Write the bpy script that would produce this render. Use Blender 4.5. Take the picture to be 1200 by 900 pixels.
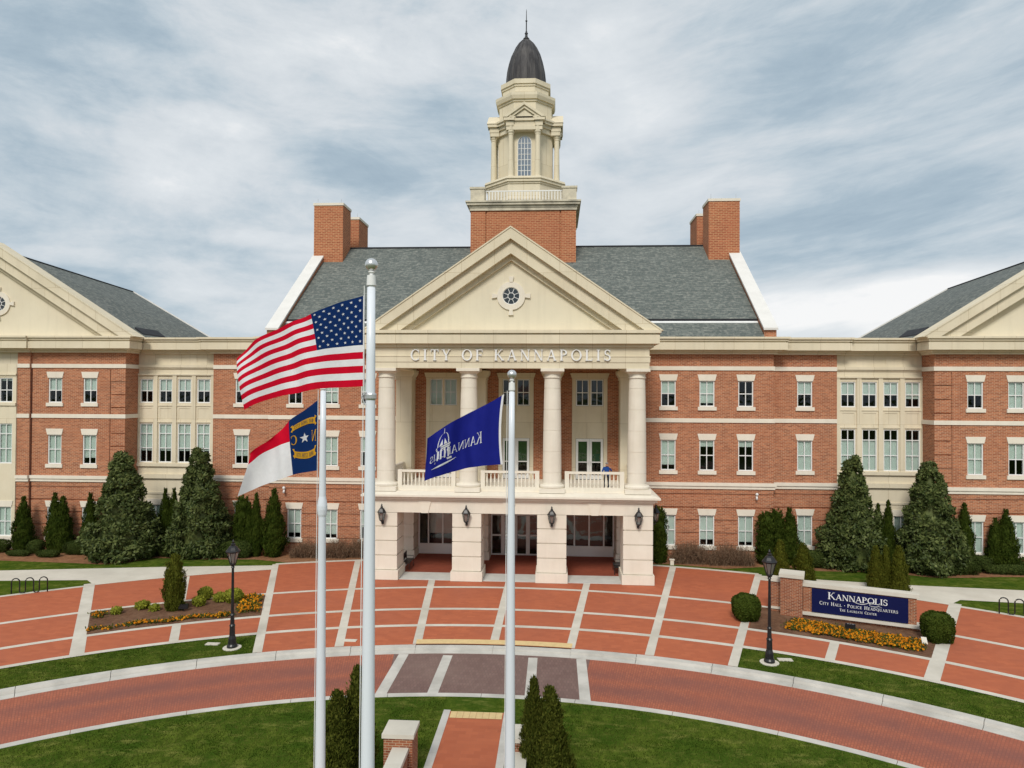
import bpy, math, random
from math import sin, cos, pi, radians, sqrt, atan2, hypot
from mathutils import Vector, Matrix
random.seed(7)
S = bpy.context.scene
for o in list(bpy.data.objects): bpy.data.objects.remove(o)
COL = S.collection

# ------------------------------------------------------------------ camera
cd = bpy.data.cameras.new('camera'); cam = bpy.data.objects.new('camera', cd); COL.objects.link(cam)
cd.sensor_width = 36; cd.lens = 819.5862/1200*36; cd.clip_start = .1; cd.clip_end = 6000
cam.matrix_world = (Matrix.Translation((2.8842, 0, 12.1052)) @ Matrix.Rotation(.0614, 4, 'Z')
                    @ Matrix.Rotation(pi/2+.0121, 4, 'X') @ Matrix.Rotation(.0054, 4, 'Z'))
S.camera = cam
S.view_settings.view_transform = 'Standard'; S.view_settings.look = 'None'
S.view_settings.exposure = 0.75; S.view_settings.gamma = 1
S.view_settings.use_curve_mapping = False
S.render.resolution_x, S.render.resolution_y = 1024, 768
S.cycles.max_bounces = 6; S.cycles.transparent_max_bounces = 8
S.cycles.use_denoising = True; S.cycles.denoising_prefilter = 'ACCURATE'

# ------------------------------------------------------------------ world: overcast sky
SUN_EL, SUN_AZ = radians(43), radians(189)      # azimuth clockwise from +Y
wd = bpy.data.worlds.new('World'); S.world = wd; wd.use_nodes = True
nt = wd.node_tree; N = nt.nodes; L = nt.links; N.clear()
def nd(tree, t, **k):
    n = tree.nodes.new(t)
    for a, b in k.items(): setattr(n, a, b)
    return n
sky = nd(nt, 'ShaderNodeTexSky', sky_type='NISHITA', sun_disc=False)
sky.sun_elevation = SUN_EL; sky.sun_rotation = SUN_AZ
tc = nd(nt, 'ShaderNodeTexCoord')
sep = nd(nt, 'ShaderNodeSeparateXYZ'); L.new(tc.outputs['Generated'], sep.inputs[0])
def wmath(op, a, b=None):
    n = nd(nt, 'ShaderNodeMath', operation=op)
    for i, v in enumerate((a, b)):
        if v is None: continue
        if isinstance(v, (int, float)): n.inputs[i].default_value = v
        else: L.new(v, n.inputs[i])
    return n.outputs[0]
# cloud field laid out over (azimuth, height) of the sky
azim = wmath('ARCTAN2', sep.outputs['X'], sep.outputs['Y']); hgt_ = wmath('MAXIMUM', sep.outputs['Z'], -.05)
cmb = nd(nt, 'ShaderNodeCombineXYZ'); L.new(azim, cmb.inputs[0]); L.new(hgt_, cmb.inputs[1])
def wnoise(sc, detail, rough, stretch, rot, dist=0., off=(0, 0, 0)):
    r_ = nd(nt, 'ShaderNodeVectorRotate', rotation_type='Z_AXIS'); r_.inputs['Angle'].default_value = -rot; L.new(cmb.outputs[0], r_.inputs['Vector'])
    mp = nd(nt, 'ShaderNodeMapping'); mp.inputs['Scale'].default_value = stretch; mp.inputs['Location'].default_value = off
    L.new(r_.outputs[0], mp.inputs[0])
    n = nd(nt, 'ShaderNodeTexNoise'); n.inputs['Scale'].default_value = sc; n.inputs['Detail'].default_value = detail
    n.inputs['Roughness'].default_value = rough; n.inputs['Distortion'].default_value = dist
    L.new(mp.outputs[0], n.inputs['Vector']); return wmath('SUBTRACT', n.outputs['Fac'], .5)
def wramp(f, stops):
    r = nd(nt, 'ShaderNodeValToRGB'); e = r.color_ramp.elements
    while len(e) > 1: e.remove(e[-1])
    for i, (p, c) in enumerate(stops):
        x = e[0] if i == 0 else e.new(p)
        x.position = p; x.color = (*c, 1)
    L.new(f, r.inputs[0]); return r.outputs[0]
def wmix(f, a, b):
    m = nd(nt, 'ShaderNodeMix', data_type='RGBA')
    for s, v in ((0, f), (6, a), (7, b)):
        if isinstance(v, (int, float)): m.inputs[s].default_value = v
        elif isinstance(v, tuple): m.inputs[s].default_value = (*v, 1)
        else: L.new(v, m.inputs[s])
    return m.outputs[2]
warp = wnoise(4., 4, .6, (1, 1.6, 1), .2, 0, (3, 1, 0))
def wblob(a, z, ra, rz, rot=0.):
    """soft mask round one patch of sky (degrees, height)"""
    da = wmath('SUBTRACT', azim, radians(a)); dz = wmath('SUBTRACT', hgt_, z)
    u = wmath('ADD', wmath('MULTIPLY', da, cos(rot)), wmath('MULTIPLY', dz, sin(rot)))
    v = wmath('SUBTRACT', wmath('MULTIPLY', dz, cos(rot)), wmath('MULTIPLY', da, sin(rot)))
    u = wmath('DIVIDE', u, radians(ra)); v = wmath('DIVIDE', v, rz)
    d = wmath('ADD', wmath('MULTIPLY', u, u), wmath('MULTIPLY', v, v))
    d = wmath('ADD', d, wmath('MULTIPLY', warp, 1.6))
    return wmath('MAXIMUM', wmath('SUBTRACT', 1., d), 0.)
ROTC = .13
strk = wnoise(2.4, 10, .62, (1.0, 4.6, 1), ROTC, .25, (1.1, 4.2, 0))
strk2 = wnoise(7.0, 9, .66, (1.0, 3.6, 1), ROTC+.03, .5, (7.1, 2.2, 0))
puff = wnoise(6.5, 11, .66, (1, 2.7, 1), -.06, .35, (.4, 2.2, 0))
puff2 = wnoise(2.6, 9, .62, (1, 2.2, 1), .06, .4, (5.4, 1.2, 0))
right = wmath('MINIMUM', wmath('MAXIMUM', wmath('DIVIDE', wmath('ADD', azim, .05), .28), 0.), 1.)
left = wmath('SUBTRACT', 1., right)
f = wmath('ADD', .56, wmath('MULTIPLY', right, wmath('ADD', wmath('MULTIPLY', strk, 1.1), wmath('MULTIPLY', strk2, .38))))
f = wmath('ADD', f, wmath('MULTIPLY', left, wmath('ADD', wmath('MULTIPLY', puff, .62), wmath('MULTIPLY', puff2, 1.15))))
for a, z, ra, rz_, rot, k in [(6, .40, 13, .10, .2, .20), (-3, .47, 16, .07, 0, .08), (-20, .40, 10, .10, 0, .10), (-28, .31, 6, .05, 0, .16), (-25, .25, 11, .07, -.1, .10), (-30, .14, 18, .06, 0, .08), (27, .105, 18, .055, .05, .42), (22, .12, 12, .035, .05, .15), (-27, .335, 4, .02, -.05, .20), (-34, .16, 10, .012, .02, .12), (-22, .20, 10, .012, 0, .10), (-8, .20, 12, .05, .1, .08),
                              (24, .36, 17, .11, .14, -.20), (30, .25, 15, .06, .1, -.17), (18, .22, 16, .06, .12, -.15), (26, .165, 16, .028, .06, -.16), (-16, .30, 6.5, .045, -.1, -.22), (-12, .29, 6, .04, 0, -.14), (-37, .35, 7, .05, 0, -.20), (-33, .28, 9, .03, .1, -.10), (0, .44, 3.5, .06, 0, -.10), (-28, .11, 12, .02, 0, -.10)]:
    f = wmath('ADD', f, wmath('MULTIPLY', wblob(a, z, ra, rz_, rot), k*(.72 if k < 0 else .85)))
G_ = .595
def g3(r, g, b): return (r*G_, g*G_, b*G_)
cloud = wramp(f, [(.16, g3(.32, .42, .51)), (.36, g3(.42, .52, .60)), (.50, g3(.55, .63, .69)), (.63, g3(.67, .72, .76)), (.78, g3(.76, .80, .83)), (.98, g3(.95, .95, .95))])
skyc = nd(nt, 'ShaderNodeMix', data_type='RGBA', blend_type='MULTIPLY'); skyc.inputs[0].default_value = 1
L.new(sky.outputs[0], skyc.inputs[6]); skyc.inputs[7].default_value = (.06, .06, .06, 1)
fin = wmix(.95, skyc.outputs[2], cloud)
bg = nd(nt, 'ShaderNodeBackground'); bg.inputs['Strength'].default_value = 1.0
L.new(fin, bg.inputs['Color'])
wo = nd(nt, 'ShaderNodeOutputWorld'); L.new(bg.outputs[0], wo.inputs[0])

# ------------------------------------------------------------------ sun, softened by the cloud
ld = bpy.data.lights.new('sun', 'SUN'); ld.energy = 1.5; ld.angle = radians(16); ld.color = (1, .95, .86)
sun = bpy.data.objects.new('sun', ld); COL.objects.link(sun)
sun.rotation_euler = Vector((-sin(SUN_AZ)*cos(SUN_EL), -cos(SUN_AZ)*cos(SUN_EL), -sin(SUN_EL))).to_track_quat('-Z', 'Y').to_euler()
sun.location = (0, -20, 60)

# ------------------------------------------------------------------ mesh helpers
class M:
    def __init__(s): s.v = []; s.f = []; s.m = []
    def add(s, vs, fs, mi=0):
        b = len(s.v); s.v += [tuple(p) for p in vs]
        for f in fs: s.f.append([b+i for i in f]); s.m.append(mi)
        return s
    def box(s, x0, x1, y0, y1, z0, z1, mi=0):
        return s.add([(x0,y0,z0),(x1,y0,z0),(x1,y1,z0),(x0,y1,z0),(x0,y0,z1),(x1,y0,z1),(x1,y1,z1),(x0,y1,z1)],
                     [(0,3,2,1),(4,5,6,7),(0,1,5,4),(1,2,6,5),(2,3,7,6),(3,0,4,7)], mi)
    def poly(s, pts, mi=0): return s.add(pts, [range(len(pts))], mi)
    def prism(s, pts, f0, f1, mi=0, caps=True):
        """pts: 2-D outline; f0, f1: maps (a, b) -> 3-D for the two ends"""
        n = len(pts); vs = [f0(*p) for p in pts]+[f1(*p) for p in pts]
        fs = [(i, (i+1) % n, n+(i+1) % n, n+i) for i in range(n)]
        if caps: fs += [tuple(range(n))[::-1], tuple(range(n, 2*n))]
        return s.add(vs, fs, mi)
    def ypr(s, pts, y0, y1, mi=0): return s.prism(pts, lambda x, z: (x, y0, z), lambda x, z: (x, y1, z), mi)
    def xpr(s, pts, x0, x1, mi=0): return s.prism(pts, lambda y, z: (x0, y, z), lambda y, z: (x1, y, z), mi)
    def zpr(s, pts, z0, z1, mi=0): return s.prism(pts, lambda x, y: (x, y, z0), lambda x, y: (x, y, z1), mi)
    def lathe(s, prof, cx=0, cy=0, seg=24, mi=0, rot=0., cap=True):
        vs = []; fs = []; n = len(prof)
        for k in range(seg):
            a = rot+2*pi*k/seg
            for r, z in prof: vs.append((cx+r*cos(a), cy+r*sin(a), z))
        for k in range(seg):
            k2 = (k+1) % seg
            for i in range(n-1): fs.append((k*n+i, k2*n+i, k2*n+i+1, k*n+i+1))
        if cap:
            if prof[0][0] > 1e-4: fs.append([k*n for k in range(seg)][::-1])
            if prof[-1][0] > 1e-4: fs.append([k*n+n-1 for k in range(seg)])
        return s.add(vs, fs, mi)
    def tube(s, pts, r, seg=8, mi=0):
        vs = []; fs = []; n = len(pts); P = [Vector(p) for p in pts]
        for i, p in enumerate(P):
            d = (P[min(i+1, n-1)]-P[max(i-1, 0)]).normalized()
            up = Vector((0, 0, 1)) if abs(d.z) < .9 else Vector((1, 0, 0))
            a = d.cross(up).normalized(); b = a.cross(d)
            ri = r[i] if isinstance(r, (list, tuple)) else r
            for k in range(seg):
                t = 2*pi*k/seg; vs.append(p+a*ri*cos(t)+b*ri*sin(t))
        for i in range(n-1):
            for k in range(seg):
                k2 = (k+1) % seg; fs.append((i*seg+k, i*seg+k2, (i+1)*seg+k2, (i+1)*seg+k))
        fs += [tuple(range(seg))[::-1], tuple((n-1)*seg+k for k in range(seg))]
        return s.add(vs, fs, mi)
    def sphere(s, c, r, seg=16, rings=10, mi=0):
        rx, ry, rz = r if isinstance(r, tuple) else (r, r, r)
        prof = [(sin(pi*i/rings), -cos(pi*i/rings)) for i in range(rings+1)]
        vs = []; fs = []
        for k in range(seg):
            a = 2*pi*k/seg
            for q, z in prof: vs.append((c[0]+rx*q*cos(a), c[1]+ry*q*sin(a), c[2]+rz*z))
        n = rings+1
        for k in range(seg):
            k2 = (k+1) % seg
            for i in range(rings): fs.append((k*n+i, k2*n+i, k2*n+i+1, k*n+i+1))
        return s.add(vs, fs, mi)

WLOC = {}
def obj(name, m, mats, parent=None, smooth=False, at=None):
    """one mesh object from world coordinates; its own origin is the parent's (or `at`)"""
    o0 = Vector(at) if at else (WLOC[parent.name] if parent else Vector((0, 0, 0)))
    me = bpy.data.meshes.new(name)
    me.from_pydata([(x-o0.x, y-o0.y, z-o0.z) for x, y, z in m.v], [], m.f)
    for q in (mats if isinstance(mats, (list, tuple)) else [mats]): me.materials.append(q)
    me.polygons.foreach_set('material_index', m.m)
    if smooth: me.polygons.foreach_set('use_smooth', [True]*len(me.polygons))
    me.update()
    o = bpy.data.objects.new(name, me); COL.objects.link(o)
    if parent: o.parent = parent; o.location = o0-WLOC[parent.name]
    else: o.location = o0
    WLOC[o.name] = o0
    return o
def thing(name, label, cat, loc=(0, 0, 0), group=None):
    o = bpy.data.objects.new(name, None); COL.objects.link(o); o.location = loc; o.empty_display_size = .3
    WLOC[o.name] = Vector(loc); tag(o, label, cat, group); return o
def tag(o, label, cat, group=None):
    o['label'] = label; o['category'] = cat
    if group: o['group'] = group
    return o
def struct(o, kind='structure'): o['kind'] = kind; return o
KIDS = lambda o: [c for c in bpy.data.objects if c.parent == o]
def dup(o, parent=None, loc=None, rot=None, scale=None, label=None):
    c = o.copy(); COL.objects.link(c)
    if parent: c.parent = parent
    if loc is not None: c.location = loc
    if rot is not None: c.rotation_euler = (0, 0, rot)
    if scale is not None: c.scale = scale if isinstance(scale, tuple) else (scale,)*3
    if label: c['label'] = label
    WLOC[c.name] = Vector(loc) if (loc is not None and not parent) else WLOC.get(o.name, Vector())
    for k in KIDS(o): dup(k, c)
    return c

# ------------------------------------------------------------------ materials
def new_mat(name):
    m = bpy.data.materials.new(name); m.use_nodes = True; t = m.node_tree; t.nodes.clear()
    b = nd(t, 'ShaderNodeBsdfPrincipled'); o = nd(t, 'ShaderNodeOutputMaterial'); t.links.new(b.outputs[0], o.inputs[0])
    return m, t, b, o
def ncol(t, sock, c):
    if isinstance(c, tuple): sock.default_value = (*c, 1)
    else: t.links.new(c, sock)
def nmix(t, f, a, b, blend='MIX'):
    m = nd(t, 'ShaderNodeMix', data_type='RGBA', blend_type=blend)
    if isinstance(f, (int, float)): m.inputs[0].default_value = f
    else: t.links.new(f, m.inputs[0])
    ncol(t, m.inputs[6], a); ncol(t, m.inputs[7], b); return m.outputs[2]
def nnoise(t, vec, scale, detail=4, rough=.6, lo=.35, hi=.65):
    n = nd(t, 'ShaderNodeTexNoise'); n.inputs['Scale'].default_value = scale; n.inputs['Detail'].default_value = detail
    n.inputs['Roughness'].default_value = rough; t.links.new(vec, n.inputs['Vector'])
    r = nd(t, 'ShaderNodeMapRange'); r.inputs[1].default_value = lo; r.inputs[2].default_value = hi
    t.links.new(n.outputs['Fac'], r.inputs[0]); return r.outputs[0]
def nmath(t, op, a, b=None, c=None):
    n = nd(t, 'ShaderNodeMath', operation=op)
    for i, v in enumerate((a, b, c)):
        if v is None: continue
        if isinstance(v, (int, float)): n.inputs[i].default_value = v
        else: t.links.new(v, n.inputs[i])
    return n.outputs[0]
def pos(t): return nd(t, 'ShaderNodeNewGeometry').outputs['Position']
def stretch(t, vec, sc, rot=0):
    m = nd(t, 'ShaderNodeMapping'); m.inputs['Scale'].default_value = sc; m.inputs['Rotation'].default_value = (0, 0, rot)
    t.links.new(vec, m.inputs[0]); return m.outputs[0]
def bump(t, b, h, strength=.3, dist=.02):
    n = nd(t, 'ShaderNodeBump'); n.inputs['Strength'].default_value = strength; n.inputs['Distance'].default_value = dist
    t.links.new(h, n.inputs['Height']); t.links.new(n.outputs[0], b.inputs['Normal'])
def wall_uv(t):
    """(horizontal run, height) on whichever wall the point lies"""
    g = nd(t, 'ShaderNodeNewGeometry'); p = nd(t, 'ShaderNodeSeparateXYZ'); n = nd(t, 'ShaderNodeSeparateXYZ')
    t.links.new(g.outputs['Position'], p.inputs[0]); t.links.new(g.outputs['True Normal'], n.inputs[0])
    k = nmath(t, 'GREATER_THAN', nmath(t, 'ABSOLUTE', n.outputs[0]), nmath(t, 'ABSOLUTE', n.outputs[1]))
    u = nmath(t, 'ADD', nmath(t, 'MULTIPLY', k, p.outputs[1]), nmath(t, 'MULTIPLY', nmath(t, 'SUBTRACT', 1., k), p.outputs[0]))
    c = nd(t, 'ShaderNodeCombineXYZ'); t.links.new(u, c.inputs[0]); t.links.new(p.outputs[2], c.inputs[1])
    return c.outputs[0], g.outputs['Position']
def bricks(t, uv, w, h, mortar, c1, c2, cm, off=.5):
    n = nd(t, 'ShaderNodeTexBrick'); n.offset = off
    t.links.new(uv, n.inputs['Vector']); n.inputs['Scale'].default_value = 1
    n.inputs['Brick Width'].default_value = w; n.inputs['Row Height'].default_value = h
    n.inputs['Mortar Size'].default_value = mortar; n.inputs['Mortar Smooth'].default_value = .2
    for k, c in (('Color1', c1), ('Color2', c2), ('Mortar', cm)): ncol(t, n.inputs[k], c)
    return n
def varied(name, c1, c2, scale=1.5, rough=.7, c3=None, scale3=.25, f3=.5, bmp=0, bs=30, metal=0, st=None, streak=0, joints=None):
    m, t, b, o = new_mat(name); p = pos(t)
    if st: p = stretch(t, p, st)
    c = nmix(t, nnoise(t, p, scale), c1, c2)
    if c3: c = nmix(t, nmath(t, 'MULTIPLY', nnoise(t, p, scale3, 5, .6, .45, .75), f3), c, c3)
    if streak: c = nmix(t, nmath(t, 'MULTIPLY', nnoise(t, stretch(t, p, (2.6, 2.6, .22)), 1., 5, .65, .5, .8), streak), c, tuple(x*.62 for x in c1))
    if joints:
        n = bricks(t, wall_uv(t)[0], *joints, (1, 1, 1), (.93, .93, .93), (.70, .66, .6)); c = nmix(t, 1., c, n.outputs['Color'], 'MULTIPLY')
    b.inputs['Specular IOR Level'].default_value = .5 if rough < .5 else .15
    ncol(t, b.inputs['Base Color'], c); b.inputs['Roughness'].default_value = rough; b.inputs['Metallic'].default_value = metal
    if bmp: bump(t, b, nnoise(t, p, bs, 3, .6, .2, .8), bmp)
    return m
def brick_mat(name, c1, c2, cm, w=.32, h=.105, tint=(.30, .10, .055), mort=.013, dark=(.16, .05, .032), fd=.22, ft=.4):
    m, t, b, o = new_mat(name); uv, p = wall_uv(t)
    n = bricks(t, uv, w, h, mort, c1, c2, cm)
    c = nmix(t, nmath(t, 'MULTIPLY', nnoise(t, p, .5, 5, .65, .4, .75), ft), n.outputs['Color'], tint)
    fine = nnoise(t, stretch(t, p, (4, 4, 12)), 1., 2, .5, .3, .7)
    c = nmix(t, nmath(t, 'MULTIPLY', fine, fd), c, dark)
    ncol(t, b.inputs['Base Color'], c); b.inputs['Roughness'].default_value = .85; b.inputs['Specular IOR Level'].default_value = .2
    bump(t, b, nmath(t, 'SUBTRACT', 1., n.outputs['Fac']), .6, .01); return m
BRICK = brick_mat('red_brick', (.53, .198, .096), (.29, .095, .047), (.57, .40, .27), tint=(.38, .125, .060))
BRICK_D = brick_mat('garden_wall_brick', (.40, .135, .06), (.20, .058, .03), (.55, .43, .30), .22, .078, mort=.009)
BRICK_T = brick_mat('tower_brick', (.48, .16, .078), (.33, .10, .05), (.60, .34, .18), .44, .15, tint=(.36, .105, .06), mort=.024, fd=.15)
STONE = varied('cream_stone', (.75, .67, .515), (.71, .63, .475), .9, .75, (.62, .54, .385), .35, .4, streak=.3, joints=(2.1, 3.3, .014))
STONE_P = varied('pale_cast_stone', (.785, .725, .625), (.735, .675, .575), 1.1, .78, (.68, .60, .49), .4, .45, streak=.25)
STONE_D = varied('weathered_stone', (.66, .60, .47), (.55, .50, .40), 1.6, .8, (.22, .20, .17), .9, .8)
STUCCO = varied('tympanum_stucco', (.74, .67, .52), (.71, .64, .50), .4, .85, (.63, .55, .40), .2, .4, streak=.2)
WHITE = varied('white_paint', (.80, .80, .79), (.74, .74, .73), 2, .45)
COPING = varied('white_coping', (.73, .715, .69), (.68, .665, .64), 1.2, .6)
LETTER = varied('letter_enamel', (.82, .82, .82), (.76, .76, .76), 2, .35)
BLACK = varied('black_metal', (.012, .012, .014), (.02, .02, .022), 5, .38, metal=.2)
POLE = varied('pole_enamel', (.76, .80, .86), (.70, .74, .80), 1, .3, (.58, .62, .68), .8, .3, st=(1, 1, .12))
SILVER = varied('satin_aluminium', (.72, .72, .72), (.6, .6, .6), 3, .3, metal=.75)
COPPER = varied('weathered_copper', (.075, .072, .075), (.042, .040, .043), 2.6, .55, (.16, .15, .145), 1.5, .7, metal=.1, st=(1.4, 1.4, .16))
CONC = varied('concrete', (.66, .62, .54), (.58, .54, .465), .7, .85, (.46, .43, .37), .25, .5)
KERB = varied('kerb_concrete', (.58, .555, .51), (.48, .46, .42), .9, .85, (.33, .315, .285), .45, .5)
THRESH = varied('granite_threshold', (.62, .615, .58), (.53, .525, .5), 1.2, .7)
DARKROOM = varied('dark_interior', (.02, .022, .022), (.03, .03, .03), 1, .9)  # near-black colour stands in for the shade of unlit rooms
STORE = varied('white_aluminium', (.90, .89, .87), (.87, .86, .84), 1.2, .4)
SEAM = varied('dark_flashing_gap_shade', (.02, .022, .026), (.035, .035, .04), 2, .6)
SOIL = varied('mulch', (.17, .088, .05), (.10, .05, .03), 5, .95, (.27, .16, .10), .8, .6, .6, 18)
STRAW = varied('pine_straw', (.30, .145, .07), (.17, .078, .042), 4, .95, (.36, .2, .11), .7, .6, .6, 18)
YELLOW = varied('tactile_paving', (.72, .53, .27), (.62, .46, .23), 4, .8)

def roof_mat():
    m, t, b, o = new_mat('slate_shingle'); g = nd(t, 'ShaderNodeNewGeometry')
    p = nd(t, 'ShaderNodeSeparateXYZ'); n = nd(t, 'ShaderNodeSeparateXYZ')
    t.links.new(g.outputs['Position'], p.inputs[0]); t.links.new(g.outputs['True Normal'], n.inputs[0])
    k = nmath(t, 'GREATER_THAN', nmath(t, 'ABSOLUTE', n.outputs[0]), nmath(t, 'ABSOLUTE', n.outputs[1]))
    u = nmath(t, 'ADD', nmath(t, 'MULTIPLY', k, p.outputs[1]), nmath(t, 'MULTIPLY', nmath(t, 'SUBTRACT', 1., k), p.outputs[0]))
    c = nd(t, 'ShaderNodeCombineXYZ'); t.links.new(u, c.inputs[0]); t.links.new(p.outputs[2], c.inputs[1])
    n1 = bricks(t, c.outputs[0], 0.55, .17, .014, (.085, .103, .095), (.21, .228, .205), (.035, .04, .038))
    cc = nmix(t, nnoise(t, stretch(t, c.outputs[0], (2.2, 7, 1)), 1.3, 3, .7, .3, .7), n1.outputs['Color'], (.085, .10, .095))
    cc = nmix(t, nmath(t, 'MULTIPLY', nnoise(t, stretch(t, c.outputs[0], (3.1, 7.4, 1)), 1., 2, .6, .5, .72), .5), cc, (.34, .33, .29))
    ncol(t, b.inputs['Base Color'], cc); b.inputs['Roughness'].default_value = .8
    bump(t, b, n1.outputs['Fac'], -.5, .02); return m
ROOF = roof_mat()

def glass_mat(name, tint, refl=.07, fres=.9):
    m, t, b, o = new_mat(name); t.nodes.remove(b)
    tr = nd(t, 'ShaderNodeBsdfTransparent'); tr.inputs[0].default_value = (*tint, 1)
    gl = nd(t, 'ShaderNodeBsdfGlossy'); gl.inputs['Roughness'].default_value = .03; gl.inputs['Color'].default_value = (.9, .95, .97, 1)
    fr = nd(t, 'ShaderNodeFresnel'); fr.inputs[0].default_value = 1.45
    bp = nd(t, 'ShaderNodeBump'); bp.inputs['Strength'].default_value = .12; bp.inputs['Distance'].default_value = .05
    t.links.new(nnoise(t, pos(t), 1.1, 2, .5, .2, .8), bp.inputs['Height']); t.links.new(bp.outputs[0], gl.inputs['Normal'])
    f = nmath(t, 'ADD', nmath(t, 'MULTIPLY', fr.outputs[0], fres), refl)
    mx = nd(t, 'ShaderNodeMixShader'); t.links.new(f, mx.inputs[0]); t.links.new(tr.outputs[0], mx.inputs[1]); t.links.new(gl.outputs[0], mx.inputs[2])
    t.links.new(mx.outputs[0], o.inputs[0]); return m
GLASS = glass_mat('window_glass', (.90, .96, .94), .01)
GLASS_D = glass_mat('lobby_glass', (.8, .82, .82), .07, .6)
GLASS_B = glass_mat('sky_glass', (.5, .6, .7), .32)
GLASS_L = glass_mat('lantern_glass', (.85, .85, .83), .08)
BLIND = varied('roller_blind', (.80, .86, .80), (.74, .80, .75), 1.4, .8)
GREEN_REFL = varied('green_reflection', (.07, .15, .065), (.05, .11, .05), 1.4, .7)

def ground_mat(name, c1, c2, c3, polar=None, cell=None, cm=None, f3=.65, s3=.22, worn=None):
    m, t, b, o = new_mat(name); p = pos(t); b.inputs['Specular IOR Level'].default_value = .25
    if cell:
        if polar:
            q = nd(t, 'ShaderNodeSeparateXYZ'); t.links.new(p, q.inputs[0])
            yy = nmath(t, 'SUBTRACT', q.outputs[1], 1.2)
            a = nmath(t, 'MULTIPLY', nmath(t, 'ARCTAN2', q.outputs[0], yy), polar)
            r = nmath(t, 'SQRT', nmath(t, 'ADD', nmath(t, 'MULTIPLY', q.outputs[0], q.outputs[0]), nmath(t, 'MULTIPLY', yy, yy)))
            c = nd(t, 'ShaderNodeCombineXYZ'); t.links.new(r, c.inputs[0]); t.links.new(a, c.inputs[1]); uv = c.outputs[0]
        else: uv = p
        n = bricks(t, uv, cell[0], cell[1], cell[2], c1, c2, cm); col = n.outputs['Color']
        bump(t, b, n.outputs['Fac'], -.4, .006)
    else: col = nmix(t, nnoise(t, p, 6., 5, .7, .3, .7), c1, c2)
    col = nmix(t, nmath(t, 'MULTIPLY', nnoise(t, p, s3, 6, .62, .42, .72), f3), col, c3)
    col = nmix(t, nmath(t, 'MULTIPLY', nnoise(t, p, 1.3, 6, .7, .4, .75), .6), col, c2)
    col = nmix(t, nmath(t, 'MULTIPLY', nnoise(t, p, .8, 7, .75, .56, .72), .35), col, tuple(x*.6 for x in c3))
    if worn:
        rr = nd(t, 'ShaderNodeMapRange'); t.links.new(r, rr.inputs[0])
        rr.inputs[1].default_value = 27.6; rr.inputs[2].default_value = 30.8
        w = nmath(t, 'ABSOLUTE', nmath(t, 'SINE', nmath(t, 'MULTIPLY', rr.outputs[0], 2*pi)))
        col = nmix(t, nmath(t, 'MULTIPLY', nmath(t, 'MULTIPLY', w, nnoise(t, p, .3, 4, .6, .25, .6)), .65), col, worn)
    ncol(t, b.inputs['Base Color'], col); b.inputs['Roughness'].default_value = .82; return m
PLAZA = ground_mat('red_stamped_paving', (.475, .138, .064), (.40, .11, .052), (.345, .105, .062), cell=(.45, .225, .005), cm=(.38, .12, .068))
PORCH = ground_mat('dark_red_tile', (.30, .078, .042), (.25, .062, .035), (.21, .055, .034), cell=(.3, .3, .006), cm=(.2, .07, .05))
ROAD = ground_mat('red_brick_road', (.43, .138, .078), (.33, .10, .06), (.30, .105, .075), polar=29., cell=(.2, .1, .014), cm=(.235, .085, .055), worn=(.18, .078, .068))
XWALK = ground_mat('plum_brick_pavers', (.21, .128, .112), (.155, .093, .082), (.24, .165, .14), cell=(.14, .28, .014), cm=(.125, .085, .08))

def leaf_mat(name, ca, cb, cc=None, rough=.6, big=.6, trans=.25, spec=.15, bf=.5, lo=.35, hi=.7):
    m, t, b, o = new_mat(name); g = nd(t, 'ShaderNodeNewGeometry')
    c = nmix(t, g.outputs['Random Per Island'], ca, cb)
    oi = nd(t, 'ShaderNodeObjectInfo')
    c = nmix(t, nmath(t, 'MULTIPLY', nnoise(t, g.outputs['Position'], big, 5, .65, lo, hi), bf), c, cc or ca)
    c = nmix(t, nmath(t, 'MULTIPLY', oi.outputs['Random'], .22), c, ca)
    ncol(t, b.inputs['Base Color'], c); b.inputs['Roughness'].default_value = rough
    b.inputs['Specular IOR Level'].default_value = spec
    tl = nd(t, 'ShaderNodeBsdfTranslucent'); ncol(t, tl.inputs[0], c)
    mx = nd(t, 'ShaderNodeMixShader'); mx.inputs[0].default_value = trans
    t.links.new(b.outputs[0], mx.inputs[1]); t.links.new(tl.outputs[0], mx.inputs[2]); t.links.new(mx.outputs[0], o.inputs[0]); return m
ARBOR = leaf_mat('arborvitae_leaf', (.022, .040, .005), (.09, .12, .018), (.022, .040, .005), .6, 1.6, spec=.05, bf=.7, lo=.42, hi=.64)
ARBOR_N = leaf_mat('near_arborvitae_leaf', (.022, .034, .004), (.17, .175, .03), (.06, .08, .010), spec=.05)
ARBOR_Y = leaf_mat('olive_arborvitae_leaf', (.045, .058, .006), (.15, .16, .022), (.08, .09, .012), spec=.05)
MAGN = leaf_mat('magnolia_leaf', (.026, .046, .010), (.20, .235, .075), (.034, .054, .012), .5, 1.1, spec=.2, bf=.65, lo=.42, hi=.62)
BOX = leaf_mat('boxwood_leaf', (.03, .052, .006), (.095, .125, .02), (.05, .075, .010), spec=.05)
HEDGE = leaf_mat('hedge_leaf', (.026, .046, .010), (.10, .125, .03), (.05, .07, .018), spec=.05)
TWIG = leaf_mat('bare_twig', (.13, .08, .05), (.34, .23, .15), (.19, .12, .08), .8)
LIME = leaf_mat('lime_leaf', (.16, .19, .018), (.40, .40, .045), (.20, .20, .03))
PETAL = leaf_mat('orange_petal', (.56, .15, .006), (.84, .42, .02), (.42, .09, .006), .6, 1.2, spec=.05)
PLEAF = leaf_mat('pansy_leaf', (.03, .06, .01), (.11, .13, .025), (.10, .07, .02), spec=.05)
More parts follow.
